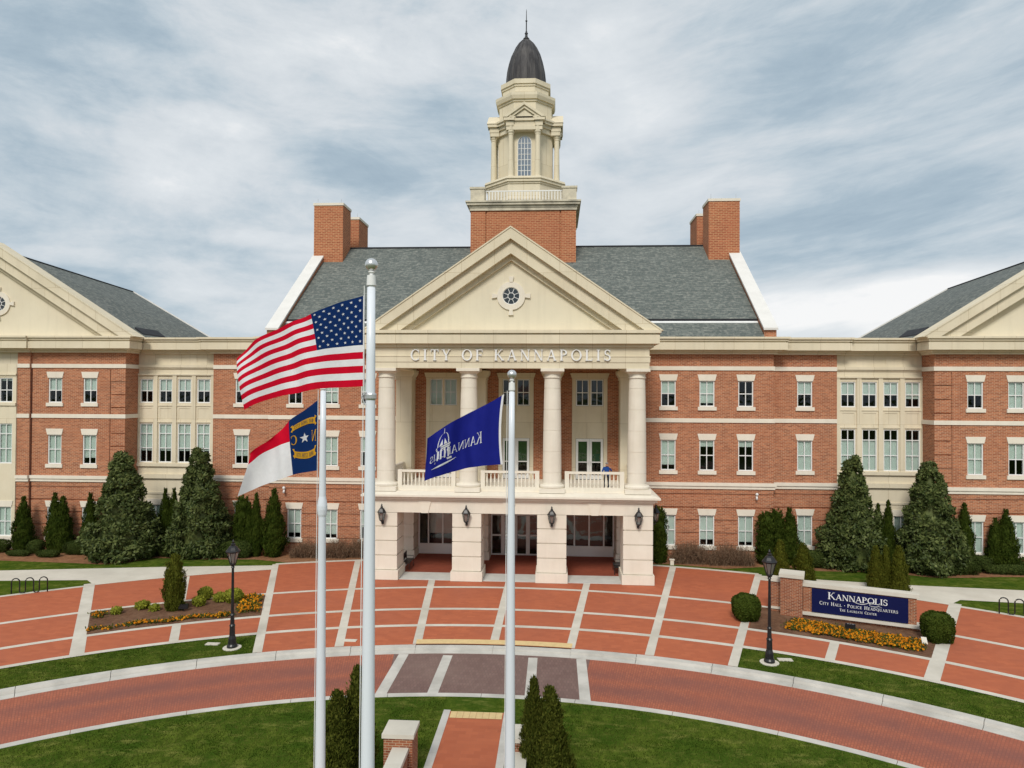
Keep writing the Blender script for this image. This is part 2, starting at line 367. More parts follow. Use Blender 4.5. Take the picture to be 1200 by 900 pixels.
BARK = varied('bark', (.10, .07, .05), (.06, .04, .03), 8, .9)
def grass_mat():
    m, t, b, o = new_mat('turf'); p = pos(t)
    c = nmix(t, nnoise(t, stretch(t, p, (1, .5, 1), .5), 3.2, 7, .75, .32, .68), (.028, .054, .005), (.115, .15, .022))
    c = nmix(t, nmath(t, 'MULTIPLY', nnoise(t, p, .45, 6, .7, .43, .58), .8), c, (.036, .072, .008))
    c = nmix(t, nmath(t, 'MULTIPLY', nnoise(t, stretch(t, p, (.6, 1.5, 1), -.3), 1.2, 6, .75, .52, .70), .8), c, (.20, .20, .05))
    ncol(t, b.inputs['Base Color'], c); b.inputs['Roughness'].default_value = 1.; b.inputs['Specular IOR Level'].default_value = .0
    return m
TURF = grass_mat()
BLADE = leaf_mat('grass_blade', (.045, .074, .011), (.185, .20, .045), (.024, .050, .005), .9, .75, spec=.0, bf=.9, lo=.44, hi=.57)
def flat(name, c, rough=.75, sheen=False):
    m, t, b, o = new_mat(name)
    c2 = tuple(x*.9 for x in c)
    ncol(t, b.inputs['Base Color'], nmix(t, nnoise(t, pos(t), 9, 3, .6, .3, .7), c, c2)); b.inputs['Roughness'].default_value = rough
    b.inputs['Specular IOR Level'].default_value = .1
    if sheen:
        tl = nd(t, 'ShaderNodeBsdfTranslucent'); tl.inputs[0].default_value = (*c, 1)
        mx = nd(t, 'ShaderNodeMixShader'); mx.inputs[0].default_value = .3
        t.links.new(b.outputs[0], mx.inputs[1]); t.links.new(tl.outputs[0], mx.inputs[2]); t.links.new(mx.outputs[0], o.inputs[0])
    return m
F_RED = flat('flag_red', (.66, .004, .028), .8, True); F_WHITE = flat('flag_white', (.88, .88, .91), .8, True)
F_NAVY = flat('flag_navy', (.006, .030, .13), .8, True); F_BLUE = flat('flag_royal_blue', (.014, .020, .25), .7, True)
F_GOLD = flat('flag_gold', (.80, .42, .03), .7, True); F_INK = flat('flag_ink', (.05, .06, .10), .7)
SIGNBLUE = flat('sign_blue', (.003, .006, .060), .55); SIGNBLUE.node_tree.nodes['Principled BSDF'].inputs['Specular IOR Level'].default_value = .2

# ------------------------------------------------------------------ ground, road and plaza
CY = 1.2; D = radians
def pt(r, deg, z=0.): a = D(deg); return (r*sin(a), CY+r*cos(a), z)
def sector(m, r0, r1, a0, a1, z, mi=0, step=1.0):
    n = max(1, int(abs(a1-a0)/step)); vs = []
    for i in range(n+1):
        a = a0+(a1-a0)*i/n; vs += [pt(r0, a, z), pt(r1, a, z)]
    return m.add(vs, [(2*i, 2*i+2, 2*i+3, 2*i+1)[::-1] for i in range(n)], mi)
def sectorbox(m, r0, r1, a0, a1, z0, z1, mi=0, step=1.0, r1top=None):
    n = max(1, int(abs(a1-a0)/step)); vs = []; rt = r0 if r1top is None else r1top
    for i in range(n+1):
        a = a0+(a1-a0)*i/n; vs += [pt(r0, a, z0), pt(r1, a, z0), pt(r1, a, z1), pt(rt, a, z1)]
    fs = []
    for i in range(n):
        b, c = 4*i, 4*i+4
        fs += [(b+3, b+2, c+2, c+3), (b, b+3, c+3, c), (b+2, b+1, c+1, c+2)]
    fs += [(0, 1, 2, 3), (4*n+3, 4*n+2, 4*n+1, 4*n)]
    return m.add(vs, fs, mi)
m = M(); m.poly([(-900, -900, -.3), (900, -900, -.3), (900, 1500, -.3), (-900, 1500, -.3)]); struct(obj('ground', m, TURF))
m = M(); sector(m, 32.36, 420, -180, 180, -.008, step=2); struct(obj('lawn', m, TURF))
m = M(); sector(m, 0, 26.65, -180, 180, -.004, step=3); struct(obj('round_lawn', m, TURF))
m = M(); sector(m, 26.7, 31.6, -180, 180, -.12, step=1.5); struct(obj('road', m, ROAD))
m = M(); sector(m, 26.9, 31.5, -8.3, 8.3, -.115); struct(obj('crosswalk', m, XWALK))
# kerbs
m = M()
for i in range(-30, 30):                     # gutter and kerb in lengths, joints open 12 mm
    a0, a1 = i*6+.02, i*6+5.98
    if abs(i*6+3) < 10: continue
    sectorbox(m, 31.48, 31.90, a0, a1, -.2, -.105); sectorbox(m, 31.91, 32.36, a0, a1, -.2, .012, r1top=31.97)
for a0, a1 in ((-11.98, -6.6), (-6.58, 0), (.02, 6.58), (6.6, 11.98)):
    sectorbox(m, 31.48, 31.90, a0, a1, -.2, -.105); sectorbox(m, 31.91, 32.36, a0, a1, -.2, -.0 if abs(a0+a1) > 14 else -.03, r1top=31.92)
for i in range(-22, 22): sectorbox(m, 26.60, 26.92, i*8+.02, i*8+7.98, -.2, .006)
struct(obj('kerb', m, KERB))
m = M()
for x0, x1 in ((-4.32, -3.86), (-2.24, -1.8), (1.72, 2.14), (3.92, 4.36)):
    m.poly([(x0, 27.75, -.110), (x1, 27.75, -.110), (x1, 32.38, -.110), (x0, 32.38, -.110)])
struct(obj('crosswalk_bands', m, KERB))
# plaza
m = M(); sector(m, 32.36, 49.7, -19.5, 19.5, .004); sector(m, 35.1, 48.1, -62, -19.5, .004); sector(m, 35.1, 48.1, 19.5, 62, .004)
struct(obj('plaza', m, PLAZA))
m = M()
sector(m, 32.40, 33.0, -6.6, 6.6, .018)
for i in range(8): m.poly([(-.98+i*.245, 25.95, .012), (-.745+i*.245, 25.95, .012), (-.745+i*.245, 26.48, .012), (-.98+i*.245, 26.48, .012)])
struct(obj('tactile_paving', m, YELLOW))
m = M()
for r in (42.2, 37.85):
    sector(m, r-.17, r+.17, -62, 62, .008)
sector(m, 34.93, 35.27, -62, 62, .008)
sector(m, 49.45, 49.85, -19.5, 19.5, .008); sector(m, 47.9, 48.25, -62, -32.5, .008); sector(m, 47.9, 48.25, 32.5, 62, .008)
for k in range(-5, 6):
    a = k*6.5; w = .3 if abs(k) >= 5 else .21
    spans = [(35.1, 37.85), (42.2, 47.95)] if abs(k) == 4 else [(32.4 if abs(k) <= 3 else 35.1, 49.6 if abs(k) <= 3 else 48.6)]
    for r0, r1 in spans:
        p, q = Vector(pt(r0, a, .012)), Vector(pt(r1, a, .012)); n = Vector((cos(D(a)), -sin(D(a)), 0))*w
        m.poly([p-n, p+n, q+n, q-n])
struct(obj('paving_bands', m, varied('pale_paving_band', (.64, .60, .525), (.55, .515, .445), 1.1, .85, (.42, .385, .325), .35, .7)))
# walks along the wings
for s, pts in ((-1, [(32.2, 42.4), (60, 39.0), (60, 42.0), (34.1, 44.8), (24, 46.6), (15.6, 47.8)]), (1, [(30.2, 42.6), (60, 38.2), (60, 41.6), (32, 45.4), (25.5, 46.05), (21.1, 46.75), (15.6, 47.85)])):
    arc = [pt(48.15, s*(19.2+i*1.0)) for i in range(14)]
    poly = [(p[0], p[1], 0.) for p in arc]+[(s*26.83, 43.0, 0.)]+[(s*x, y, 0.) for x, y in pts]
    m = M(); m.poly(poly if s < 0 else poly[::-1]); struct(obj('sidewalk', m, CONC))
# central walk to the flagpoles
m = M(); m.poly([(-1.02, 8, 0), (1.02, 8, 0), (1.02, 26.5, 0), (-1.02, 26.5, 0)])
m.lathe([(0.0, 0.004), (4.6, 0.004)], 0, 12.4, 40, cap=False); struct(obj('walkway', m, PLAZA))
m = M()
for s in (-1, 1):
    for i in range(12): m.box(s*1.15-.13, s*1.15+.13, 17+i*.8, 17+i*.8+.79, -.1, .012)
struct(obj('walkway_edging', m, KERB))
# planting beds
m = M(); sector(m, 38.02, 42.03, -32.1, -19.8, .020); struct(obj('flower_bed', m, SOIL))
m = M(); sector(m, 38.02, 42.03, 19.9, 32.1, .020); struct(obj('flower_bed', m, SOIL))
mulL = [(-60, 46.3), (-36.3, 47.4), (-30.5, 47.1), (-28.6, 46.9), (-27.2, 47.5), (-26, 49.0), (-24, 49.1), (-22.3, 48.9), (-18.6, 49.2), (-15.5, 48.4), (-13.9, 48.6), (-8.8, 50.2), (-8.8, 53.5), (-60, 53.5)]
mulR = [(60, 47.2), (34.6, 48.7), (32.4, 48.6), (30.1, 48.2), (27.8, 48.1), (25.8, 49.0), (23.5, 49.2), (21.1, 49.2), (18.1, 50.2), (14.7, 49.3), (11.3, 50.2), (8.8, 50.4), (8.8, 53.5), (60, 53.5)]
m = M(); m.poly([(x, y, .002) for x, y in mulL]); struct(obj('mulch_bed', m, STRAW))
m = M(); m.poly([(x, y, .002) for x, y in mulR][::-1]); struct(obj('mulch_bed', m, STRAW))
# porch floor
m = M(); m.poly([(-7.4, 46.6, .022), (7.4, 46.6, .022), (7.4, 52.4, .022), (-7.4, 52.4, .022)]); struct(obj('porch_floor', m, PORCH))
m = M(); m.box(-9.1, 9.1, 44.75, 46.6, -.1, .03); m.box(-9.1, -7.4, 46.6, 52, -.1, .03); m.box(7.4, 9.1, 46.6, 52, -.1, .03); struct(obj('porch_threshold', m, THRESH))

# ------------------------------------------------------------------ city hall
HALL = thing('city_hall', 'red brick city hall with columned portico, cream pediment and domed clock-tower style cupola', 'building', (0, 52, 0))
HALL['label'] = 'red brick city hall with columned cream portico, slate roof and domed cupola'
def part(name, m, mat, parent=HALL, **k): return obj(name, m, mat, parent, **k)

def relief(m, x0, x1, z0, z1, y, holes=(), grooves=(), gd=.08, hd=.30, mi=0):
    """wall face towards -Y with real openings (reveals hd deep) and sunk grooves [(xa, xb, za, zb)]"""
    xs = {x0, x1}; zs = {z0, z1}
    for a in list(holes)+list(grooves):
        xs |= {min(max(a[0], x0), x1), min(max(a[1], x0), x1)}; zs |= {min(max(a[2], z0), z1), min(max(a[3], z0), z1)}
    xs = sorted(xs); zs = sorted(zs); nx, nz = len(xs)-1, len(zs)-1
    dep = {}
    for i in range(nx):
        for j in range(nz):
            cx, cz = (xs[i]+xs[i+1])/2, (zs[j]+zs[j+1])/2; d = 0.
            for g in grooves:
                if g[0] < cx < g[1] and g[2] < cz < g[3]: d = gd
            for h in holes:
                if h[0] < cx < h[1] and h[2] < cz < h[3]: d = None
            dep[i, j] = d
    for (i, j), d in dep.items():
        if d is not None: m.poly([(xs[i], y+d, zs[j]), (xs[i+1], y+d, zs[j]), (xs[i+1], y+d, zs[j+1]), (xs[i], y+d, zs[j+1])], mi)
        a = y+(hd if d is None else d)
        if i+1 < nx:
            e = dep[i+1, j]; b = y+(hd if e is None else e)
            if abs(a-b) > 1e-6:
                q = [(xs[i+1], a, zs[j]), (xs[i+1], b, zs[j]), (xs[i+1], b, zs[j+1]), (xs[i+1], a, zs[j+1])]; m.poly(q, mi)
        if j+1 < nz:
            e = dep[i, j+1]; b = y+(hd if e is None else e)
            if abs(a-b) > 1e-6:
                q = [(xs[i], a, zs[j+1]), (xs[i+1], a, zs[j+1]), (xs[i+1], b, zs[j+1]), (xs[i], b, zs[j+1])]; m.poly(q, mi)
    return m

# --- window kit (one of each size is modelled, then copied)
def make_window(w, h, hbars, trim=True, loc=(0, 0, 0), top_in=.0):
    """origin: top centre of the opening, on the wall face"""
    f = M(); fw = .075
    f.box(-w/2, -w/2+fw, .05, .17, -h, 0); f.box(w/2-fw, w/2, .05, .17, -h, 0)
    f.box(-w/2+fw, w/2-fw, .05, .17, -fw, 0); f.box(-w/2+fw, w/2-fw, .05, .17, -h, -h+fw*1.1)
    f.box(-.03, .03, .075, .145, -h+fw*1.1, -fw)
    for q in hbars:
        for xa, xb in ((-w/2+fw, -.03), (.03, w/2-fw)): f.box(xa, xb, .073, .15, -h*q-.032, -h*q+.032)
    win = obj('window', f, WHITE, None); win.parent = HALL; WLOC[win.name] = Vector((0, 0, 0))
    p = M(); p.poly([(-w/2+.02, .115, -h+.02), (w/2-.02, .115, -h+.02), (w/2-.02, .115, -.02), (-w/2+.02, .115, -.02)])
    obj('pane', p, GLASS, win)
    b = M(); b.box(-w/2+.05, w/2-.05, .200, .212, -h, -.005); obj('blind', b, BLIND, win)
    if trim:
        k = M(); k.ypr([(-w/2-.04, .0), (w/2+.04, 0), (w/2+.15, .46), (-w/2-.15, .46)], -.05, .1); obj('lintel', k, STONE_P, win)
        k = M(); k.box(-w/2-.13, w/2+.13, -.10, .15, -h-.27, -h-.002); obj('sill', k, STONE_P, win)
    return win
KIND = {}
def window(kind, x, y, ztop, blind=.5):
    """blind: lowered fraction (0..1); negative: hangs from the middle down"""
    src = KIND[kind]
    w = dup(src, HALL, (x, y-52, ztop))
    for c in KIDS(w):
        if c.name.startswith('blind'):
            if blind == 0: bpy.data.objects.remove(c)
            elif blind < 0: c.location.z = -KH[kind]*(1+blind); c.scale.z = -blind
            else: c.scale.z = blind
    return w
KH = {'upper': 1.90, 'lower': 2.24, 'bayu': 1.87, 'bayl': 3.05}
KIND['upper'] = make_window(1.08, 1.90, (.5,)); KIND['lower'] = make_window(1.08, 2.24, (.5,))
KIND['bayu'] = make_window(1.06, 1.87, (.5,), False); KIND['bayl'] = make_window(1.06, 3.05, (.26, .63), False)
Z3, Z2, Z1 = 13.04, 8.70, 3.21
def whole(kind, x, zt): h = KH[kind]; w = 1.08 if kind in ('upper', 'lower') else 1.06; return (x-w/2, x+w/2, zt-h, zt)
WINS = []                                   # (kind, x, y, ztop, blind)

GR = [4.75, 3.78, 2.86, 1.92, 1.0]           # rusticated courses of the ground storey
def ground_grooves(x0, x1): return [(x0, x1, z-.045, z+.045) for z in GR]
walls = M()
# centre block, both sides of the portico
for s in (-1, 1):
    xs = [s*11.2, s*14.0, s*16.79]
    hol = [whole('upper', x, Z3) for x in xs]+[whole('lower', x, Z2) for x in xs]+[whole('lower', x, Z1) for x in xs]
    x0, x1 = sorted((s*7.75, s*18.78)); relief(walls, x0, x1, 0, 15.05, 52.0, hol, ground_grooves(x0, x1))
    bl = {1: [(.5, 0.86, 0.0), (.82, .22, .22), (1, .80, .86)], -1: [(.55, .9, .5), (.5, .95, 1), (.6, .85, .82)]}[s]
    for i, x in enumerate(xs):
        for kk, zt, j in (('upper', Z3, 0), ('lower', Z2, 1), ('lower', Z1, 2)): WINS.append((kk, x, 52.0, zt, bl[j][i] if kk else 0))
    # set-back link
    x = s*21.2; hol = [whole('upper', x, Z3), whole('lower', x, Z2), whole('lower', x, Z1)]
    x0, x1 = sorted((s*18.78, s*23.5)); relief(walls, x0, x1, 0, 15.05, 52.6, hol, ground_grooves(x0, x1))
    for q, (kk, zt, b) in enumerate((('upper', Z3, .5), ('lower', Z2, 1.0 if s > 0 else .72), ('lower', Z1, 1.0))): WINS.append((kk, x, 52.6, zt, b))
    a, b = sorted((s*18.78, s*18.79)); walls.poly([(s*18.78, 52, 0), (s*18.78, 52.6, 0), (s*18.78, 52.6, 15.05), (s*18.78, 52, 15.05)])
    walls.poly([(s*23.5, 52.6, 0), (s*23.5, 53.2, 0), (s*23.5, 53.2, 15.05), (s*23.5, 52.6, 15.05)])
    # wing front
    xs = [s*32.45, s*35.22]
    hol = [whole('upper', x, Z3) for x in xs]+[whole('lower', x, Z2) for x in xs]+[whole('lower', x, Z1) for x in xs]
    x0, x1 = sorted((s*29.67, s*37.1))
    qx0, qx1 = sorted((s*29.67, s*30.85))
    quo = [(qx0, qx1, z-.035, z+.035) for z in (5.9+.98*i for i in range(0, 9)) if abs(z-10.1) > .3 and abs(z-13.95) > .3]
    quo += [(s*30.85-.03, s*30.85+.03, 5.7, 13.7)]
    relief(walls, x0, x1, 0, 15.05, 51.2, hol, ground_grooves(x0, x1)+quo)
    for i, x in enumerate(xs):
        for kk, zt, j in (('upper', Z3, 0), ('lower', Z2, 1), ('lower', Z1, 2)):
            WINS.append((kk, x, 51.2, zt, ({1: [(.5, 1), (1, .5), (1, 1)], -1: [(.5, .52), (.78, 1), (1, .95)]}[s])[j][i]))
    # wing flank facing the bay, with the same courses
    g = [0, *sum(([z-.035, z+.035] for z in sorted(GR)), []), 15.05]
    fl = s*29.67
    for i in range(len(g)-1):
        d = .05*s if i % 2 else 0; x = fl+d
        walls.poly([(x, 51.2, g[i]), (x, 53.2, g[i]), (x, 53.2, g[i+1]), (x, 51.2, g[i+1])])
        if i % 2:
            for z in (g[i], g[i+1]): walls.poly([(fl, 51.2, z), (fl+d, 51.2, z), (fl+d, 53.2, z), (fl, 53.2, z)])
    # projecting middle of the wing
    a, b = sorted((s*38.1, s*37.1)); relief(walls, a, b, 0, 15.05, 51.0, (), ground_grooves(a, b))
    walls.poly([(s*37.1, 51.0, 0), (s*37.1, 51.2, 0), (s*37.1, 51.2, 15.05), (s*37.1, 51.0, 15.05)])
    a, b = sorted((s*40.9, s*50)); relief(walls, a, b, 0, 15.05, 51.2)
    # backs and outer ends
    walls.poly([(s*50, 51.2, 0), (s*50, 68, 0), (s*50, 68, 15.05), (s*50, 51.2, 15.05)])
    walls.poly([(s*50, 68, 0), (s*18.78, 68, 0), (s*18.78, 68, 15.05), (s*50, 68, 15.05)])
    walls.poly([(s*18.78, 52.7, 14), (s*18.78, 76, 14), (s*18.78, 76, 16.4), (s*18.78, 52.7, 16.4)])
walls.poly([(-18.78, 76, 0), (18.78, 76, 0), (18.78, 76, 16.4), (-18.78, 76, 16.4)])
# wall at the back of the porch, above and below the balcony
hol = [(c-1.3, c+1.3, 5.68, 13.45) for c in (-5.45, 0, 5.45)]
relief(walls, -7.75, 7.75, 5.6, 14.2, 52.0, hol, hd=.14)
relief(walls, -7.75, 7.75, 0, 5.0, 52.02, [(-7.3, -3.6, 0, 4.3), (-1.85, 1.85, 0, 4.3), (3.6, 7.3, 0, 4.3)], hd=.2)
part('brick_wall', walls, BRICK)
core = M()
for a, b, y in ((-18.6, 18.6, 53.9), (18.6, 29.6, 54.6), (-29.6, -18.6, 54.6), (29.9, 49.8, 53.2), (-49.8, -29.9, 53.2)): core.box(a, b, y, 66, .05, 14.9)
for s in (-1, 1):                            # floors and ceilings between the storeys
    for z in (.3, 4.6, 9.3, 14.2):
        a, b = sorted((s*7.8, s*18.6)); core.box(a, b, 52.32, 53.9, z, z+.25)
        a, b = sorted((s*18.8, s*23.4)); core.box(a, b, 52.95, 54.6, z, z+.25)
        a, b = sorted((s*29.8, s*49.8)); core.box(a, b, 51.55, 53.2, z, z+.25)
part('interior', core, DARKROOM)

# stone bays
def bay(s):
    m = M(); X = lambda a: s*a
    cs = [24.42, 25.95, 27.48, 29.02]; y = 52.9
    hol = [whole('bayu', X(c), 13.02) for c in cs]+[whole('bayl', X(c), 9.54) for c in cs]+[whole('lower', X(c), Z1) for c in (25.2, 28.2)]
    x0, x1 = sorted((X(23.5), X(29.67))); relief(m, x0, x1, 0, 15.05, y, hol, [(min(X(c-.45), X(c+.45)), max(X(c-.45), X(c+.45)), 9.85, 10.72) for c in cs]+[(min(X(c-.5), X(c+.5)), max(X(c-.5), X(c+.5)), 14.3, 14.85) for c in (24.5, 26.6, 28.7)], gd=.03)
    for a, b in ((23.52, 23.80), (25.02, 25.34), (26.56, 26.88), (28.09, 28.41), (29.62, 29.66)):
        p, q = sorted((X(a), X(b))); m.box(p, q, y-.10, y+.02, 6.44, 13.30)
    e0, e1 = sorted((X(23.505), X(29.665)))
    for z0, z1, d in ((13.302, 13.42, .14), (13.80, 13.90, .08), (13.902, 14.12, .16), (6.2, 6.438, .16), (5.27, 5.60, .18), (4.05, 4.2, .06), (10.9, 10.98, .05), (9.62, 9.70, .05)): m.box(e0, e1, y-d, y+.02, z0, z1)
    part('stone_bay', m, STONE)
    for c in cs:
        WINS.append(('bayu', X(c), y, 13.02, .5 if s < 0 or c < 29 else .66)); WINS.append(('bayl', X(c), y, 9.54, -.74 if s > 0 else .70))
    for c in (25.2, 28.2): WINS.append(('lower', X(c), y, Z1, .9))
    # middle bay of the wing
    m = M(); c2 = [38.92, 40.4]; y = 50.9
    hol = [whole('bayu', X(c), 13.02) for c in c2]+[whole('bayl', X(c), 9.54) for c in c2]+[whole('lower', X(c), Z1) for c in c2]
    a, b = sorted((X(38.1), X(40.9))); relief(m, a, b, 0, 14.1, y, hol)
    m.box(a, b, y+.32, y+.36, 14.1, 15.05)
    m.poly([(X(38.1), y, 0), (X(38.1), 51.3, 0), (X(38.1), 51.3, 14.1), (X(38.1), y, 14.1)]); m.box(a, b, y-.08, y+.02, 13.2, 13.34); m.box(a, b, y-.1, y+.02, 10.9, 11.1)
    part('stone_bay', m, STONE)
    for c in c2: WINS.append(('bayu', X(c), y, 13.02, .12)); WINS.append(('bayl', X(c), y, 9.54, 1)); WINS.append(('lower', X(c), y, Z1, 1))
bay(-1); bay(1)
for a in WINS: window(*a)
for k in KIND.values():
    for c in KIDS(k): bpy.data.objects.remove(c)
    bpy.data.objects.remove(k)

# string courses
for z0, z1, d in ((13.80, 14.10, .07), (9.98, 10.28, .07), (5.36, 5.60, .17), (5.14, 5.355, .09)):
    for s in (-1, 1):
        for xa, xb, y in ((7.78, 18.78, 52.0), (18.78, 23.5, 52.6), (29.67, 37.1, 51.2), (37.1, 38.1, 51.0)):
            a, b = sorted((s*xa, s*xb))
            if xa == 7.78: a, b = (a-d, b) if s < 0 else (a, b+d)
            elif xa == 29.67: a, b = (a, b+d) if s < 0 else (a-d, b)
            elif xa == 18.78: a, b = (a, b-d-.001) if s < 0 else (a+d+.001, b)
            sc = M(); sc.box(a, b, y-d, y+.02, z0, z1)
            if xa == 29.67: sc.box(*sorted((s*(29.67-d), s*29.69)), 51.22, 52.88, z0, z1)
            part('string_course', sc, STONE_P)

# main cornice: bed mould, fascia, crown along each front
def cornice_run(m, xa, xb, y, ra=0, rb=0, z=15.0, depth=1.6):
    """ra / rb: the overhang carried round the left / right end"""
    for z0, z1, d in ((z-.02, z+.14, .22), (z+.14, z+.27, .42), (z+.27, z+.80, .78), (z+.80, z+.90, .66), (z+.90, z+1.06, .80), (z+1.06, z+1.2, .92)):
        m.box(xa-ra*d, xb+rb*d, y-d, y+depth, z0, z1)
m = M()
cornice_run(m, -18.78, -9.0, 52.0, 1, 0); cornice_run(m, 9.0, 18.78, 52.0, 0, 1); cornice_run(m, -9.0, 9.0, 52.0)
for s in (-1, 1):
    a, b = sorted((s*18.80, s*23.5)); cornice_run(m, a, b, 52.603, int(s < 0), int(s > 0), 14.997)
    a, b = sorted((s*23.5, s*29.65)); cornice_run(m, a, b, 52.903, 0, 0, 14.99)
    a, b = sorted((s*29.67, s*37.1)); cornice_run(m, a, b, 51.2, int(s > 0), int(s < 0), 14.985)
    a, b = sorted((s*37.1, s*50)); cornice_run(m, a, b, 51.05, int(s > 0)*.3, int(s < 0)*.3, 14.982)
    a, b = sorted((s*29.67, s*31)); cornice_run(m, a, b, 52.85, int(s > 0), int(s < 0), 14.984, 15)
    m.box(*sorted((s*18.8, s*29.6)), 54.2, 66, 15.4, 15.9)
part('cornice', m, STONE)

# --- main roof with brick gable parapets
E0, R0 = (51.15, 16.22), (63.7, 25.4)
sl = (R0[1]-E0[1])/(R0[0]-E0[0])
rz = lambda y: E0[1]+sl*(y-E0[0])
m = M()
m.xpr([(51.15, rz(51.15)), (53.1, rz(53.1)), (53.1, rz(53.1)-.2), (51.15, 16.05)], -17.88, 17.88)
m.xpr([(52.98, rz(52.98)+.15), (63.7, R0[1]), (76.2, 16.2), (76.2, 16.0), (63.7, 24.9), (52.98, rz(52.98)-.1)], -17.88, 17.88)
rf = part('roof', m, ROOF)
m = M(); m.box(-17.86, 17.86, 52.90, 52.975, rz(52.9)+.012, rz(52.9)+.17); obj('eaves_gap_shade', m, SEAM, rf)  # dark strip stands in for shade in the gap below the upper slope
m = M(); m.xpr([(52.68, rz(52.68)+.004), (52.84, rz(52.84)+.004), (52.84, rz(52.84)+.05), (52.68, rz(52.68)+.05)], -17.86, 17.86); obj('flashing', m, WHITE, rf)
m = M(); m.box(-17.88, 17.88, 63.55, 63.85, R0[1]-.08, R0[1]+.06); obj('ridge_cap', m, SEAM, rf)
for s in (-1, 1):
    m = M(); a, b = sorted((s*17.9, s*18.78))
    up = .40
    m.xpr([(51.35, 15.9), (51.35, rz(51.35)+up), (63.7, R0[1]+up), (76.0, rz(51.35)+up), (76.0, 15.9)], a, b); gp = part('gable_wall', m, BRICK)
    m = M(); a, b = sorted((s*17.84, s*18.86))
    m.xpr([(51.2, rz(51.25)+up+.003), (63.7, R0[1]+up+.053), (76.1, rz(51.3)+up+.003), (76.1, rz(51.3)+up+.16), (63.7, R0[1]+up+.21), (51.2, rz(51.25)+up+.16)], a, b); obj('coping', m, COPING, gp)
    for y0, y1, xi in ((61.3, 63.65, 16.1), (66.4, 69.6, 16.1)):
        m = M(); a, b = sorted((s*xi, s*18.74)); m.box(a, b, y0, y1, 19, 28.75); ch = part('chimney', m, BRICK_T)
        m = M(); m.box(a-.06, b+.06, y0-.06, y1+.06, 28.752, 28.98); obj('chimney_cap', m, STONE_P, ch)
        m = M()
        for xx in (a+.25, b-.25): m.tube([(xx, y0+.3, 28.98), (xx, y0+.3, 29.45)], .018, 6)
        obj('lightning_rod', m, SILVER, ch)

# --- pediments
def chev(m, xc, hw, zb, za, d0, d1, y0, y1, mi=0):
    """one inverted-V band of a raking cornice: between vertical drops d0 and d1 below the outer line"""
    sl = (za-zb)/hw
    def line(d): return [(xc-hw+max(0, d)/sl*1.0, zb), (xc, za-d), (xc+hw-max(0, d)/sl, zb)]
    a, b = line(d0), line(d1)
    m.ypr([a[0], a[1], b[1], b[0]], y0, y1, mi); m.ypr([b[1], a[1], a[2], b[2]], y0, y1, mi)
def octo(cx, cy, cz, r, n=28): return [(cx+r*cos(2*pi*i/n), cz+r*sin(2*pi*i/n)) for i in range(n)]
def annulus(m, cx, cz, r0, r1, y0, y1, n=32):
    for i in range(n):
        a, b = 2*pi*i/n, 2*pi*(i+1)/n
        q = [(cx+r0*cos(a), cz+r0*sin(a)), (cx+r1*cos(a), cz+r1*sin(a)), (cx+r1*cos(b), cz+r1*sin(b)), (cx+r0*cos(b), cz+r0*sin(b))]
        m.add([(x, y0, z) for x, z in q]+[(x, y1, z) for x, z in q], [(0, 1, 2, 3), (1, 5, 6, 2), (3, 7, 4, 0)])
def pediment(xc, hw, zb, za, yf, rc):
    m = M()
    chev(m, xc, hw, zb, za, 0, .10, yf-.05, yf+1.3); chev(m, xc, hw, zb, za, .101, .80, yf, yf+1.3)
    chev(m, xc, hw, zb, za, .801, 1.70, yf+.30, yf+1.3); chev(m, xc, hw, zb, za, 1.701, 2.08, yf+.72, yf+1.3)
    p = part('pediment', m, STONE)
    sl = (za-zb)/hw; t = 1.95; m = M(); m.ypr([(xc-hw+t/sl, zb), (xc+hw-t/sl, zb), (xc, za-t)], yf+.95, yf+1.25); obj('tympanum', m, STUCCO, p)
    y = yf+.95; m = M(); annulus(m, xc, rc, .57, .92, y-.10, y+.02)
    for a in (0, pi/2, pi, 3*pi/2):
        dx, dz = cos(a), sin(a); w = .13
        q = [(.90, -w*.8), (1.26, -w*1.25), (1.26, w*1.25), (.90, w*.8)]
        m.ypr([(xc+r*dx-k*dz, rc+r*dz+k*dx) for r, k in q], y-.13, y+.01)
    w = obj('round_window', m, STONE_P, p)
    m = M(); m.poly([(x, y-.015, z) for x, z in octo(xc, 0, rc, .58)]); obj('pane', m, GLASS_D, w)
    m = M(); m.poly([(x, y-.006, z) for x, z in octo(xc, 0, rc, .58)]); obj('dark_backing', m, DARKROOM, w)
    m = M(); annulus(m, xc, rc, .19, .225, y-.05, y-.02); annulus(m, xc, rc, .53, .585, y-.055, y-.02)
    for k in range(8):
        a = k*pi/4+pi/8; dx, dz = cos(a), sin(a)
        m.ypr([(xc+r*dx-k2*dz, rc+r*dz+k2*dx) for r, k2 in ((.22, -.016), (.54, -.016), (.54, .016), (.22, .016))], y-.045, y-.02)
    obj('glazing_bars', m, WHITE, w)
    return p
pediment(0, 9.72, 16.06, 22.78, 44.55, 18.40)
m = M(); sl2 = 6.72/9.72
for s in (-1, 1):
    m.ypr([(0, 22.66), (s*9.55, 22.66-9.55*sl2), (s*9.55, 22.46-9.55*sl2), (0, 22.46)], 44.8, 61.0)
part('roof', m, ROOF)
m = M()
m.box(-9.0, 9.0, 45.85, 52, 16.05, 16.2); part('portico_ceiling_slab', m, STONE)
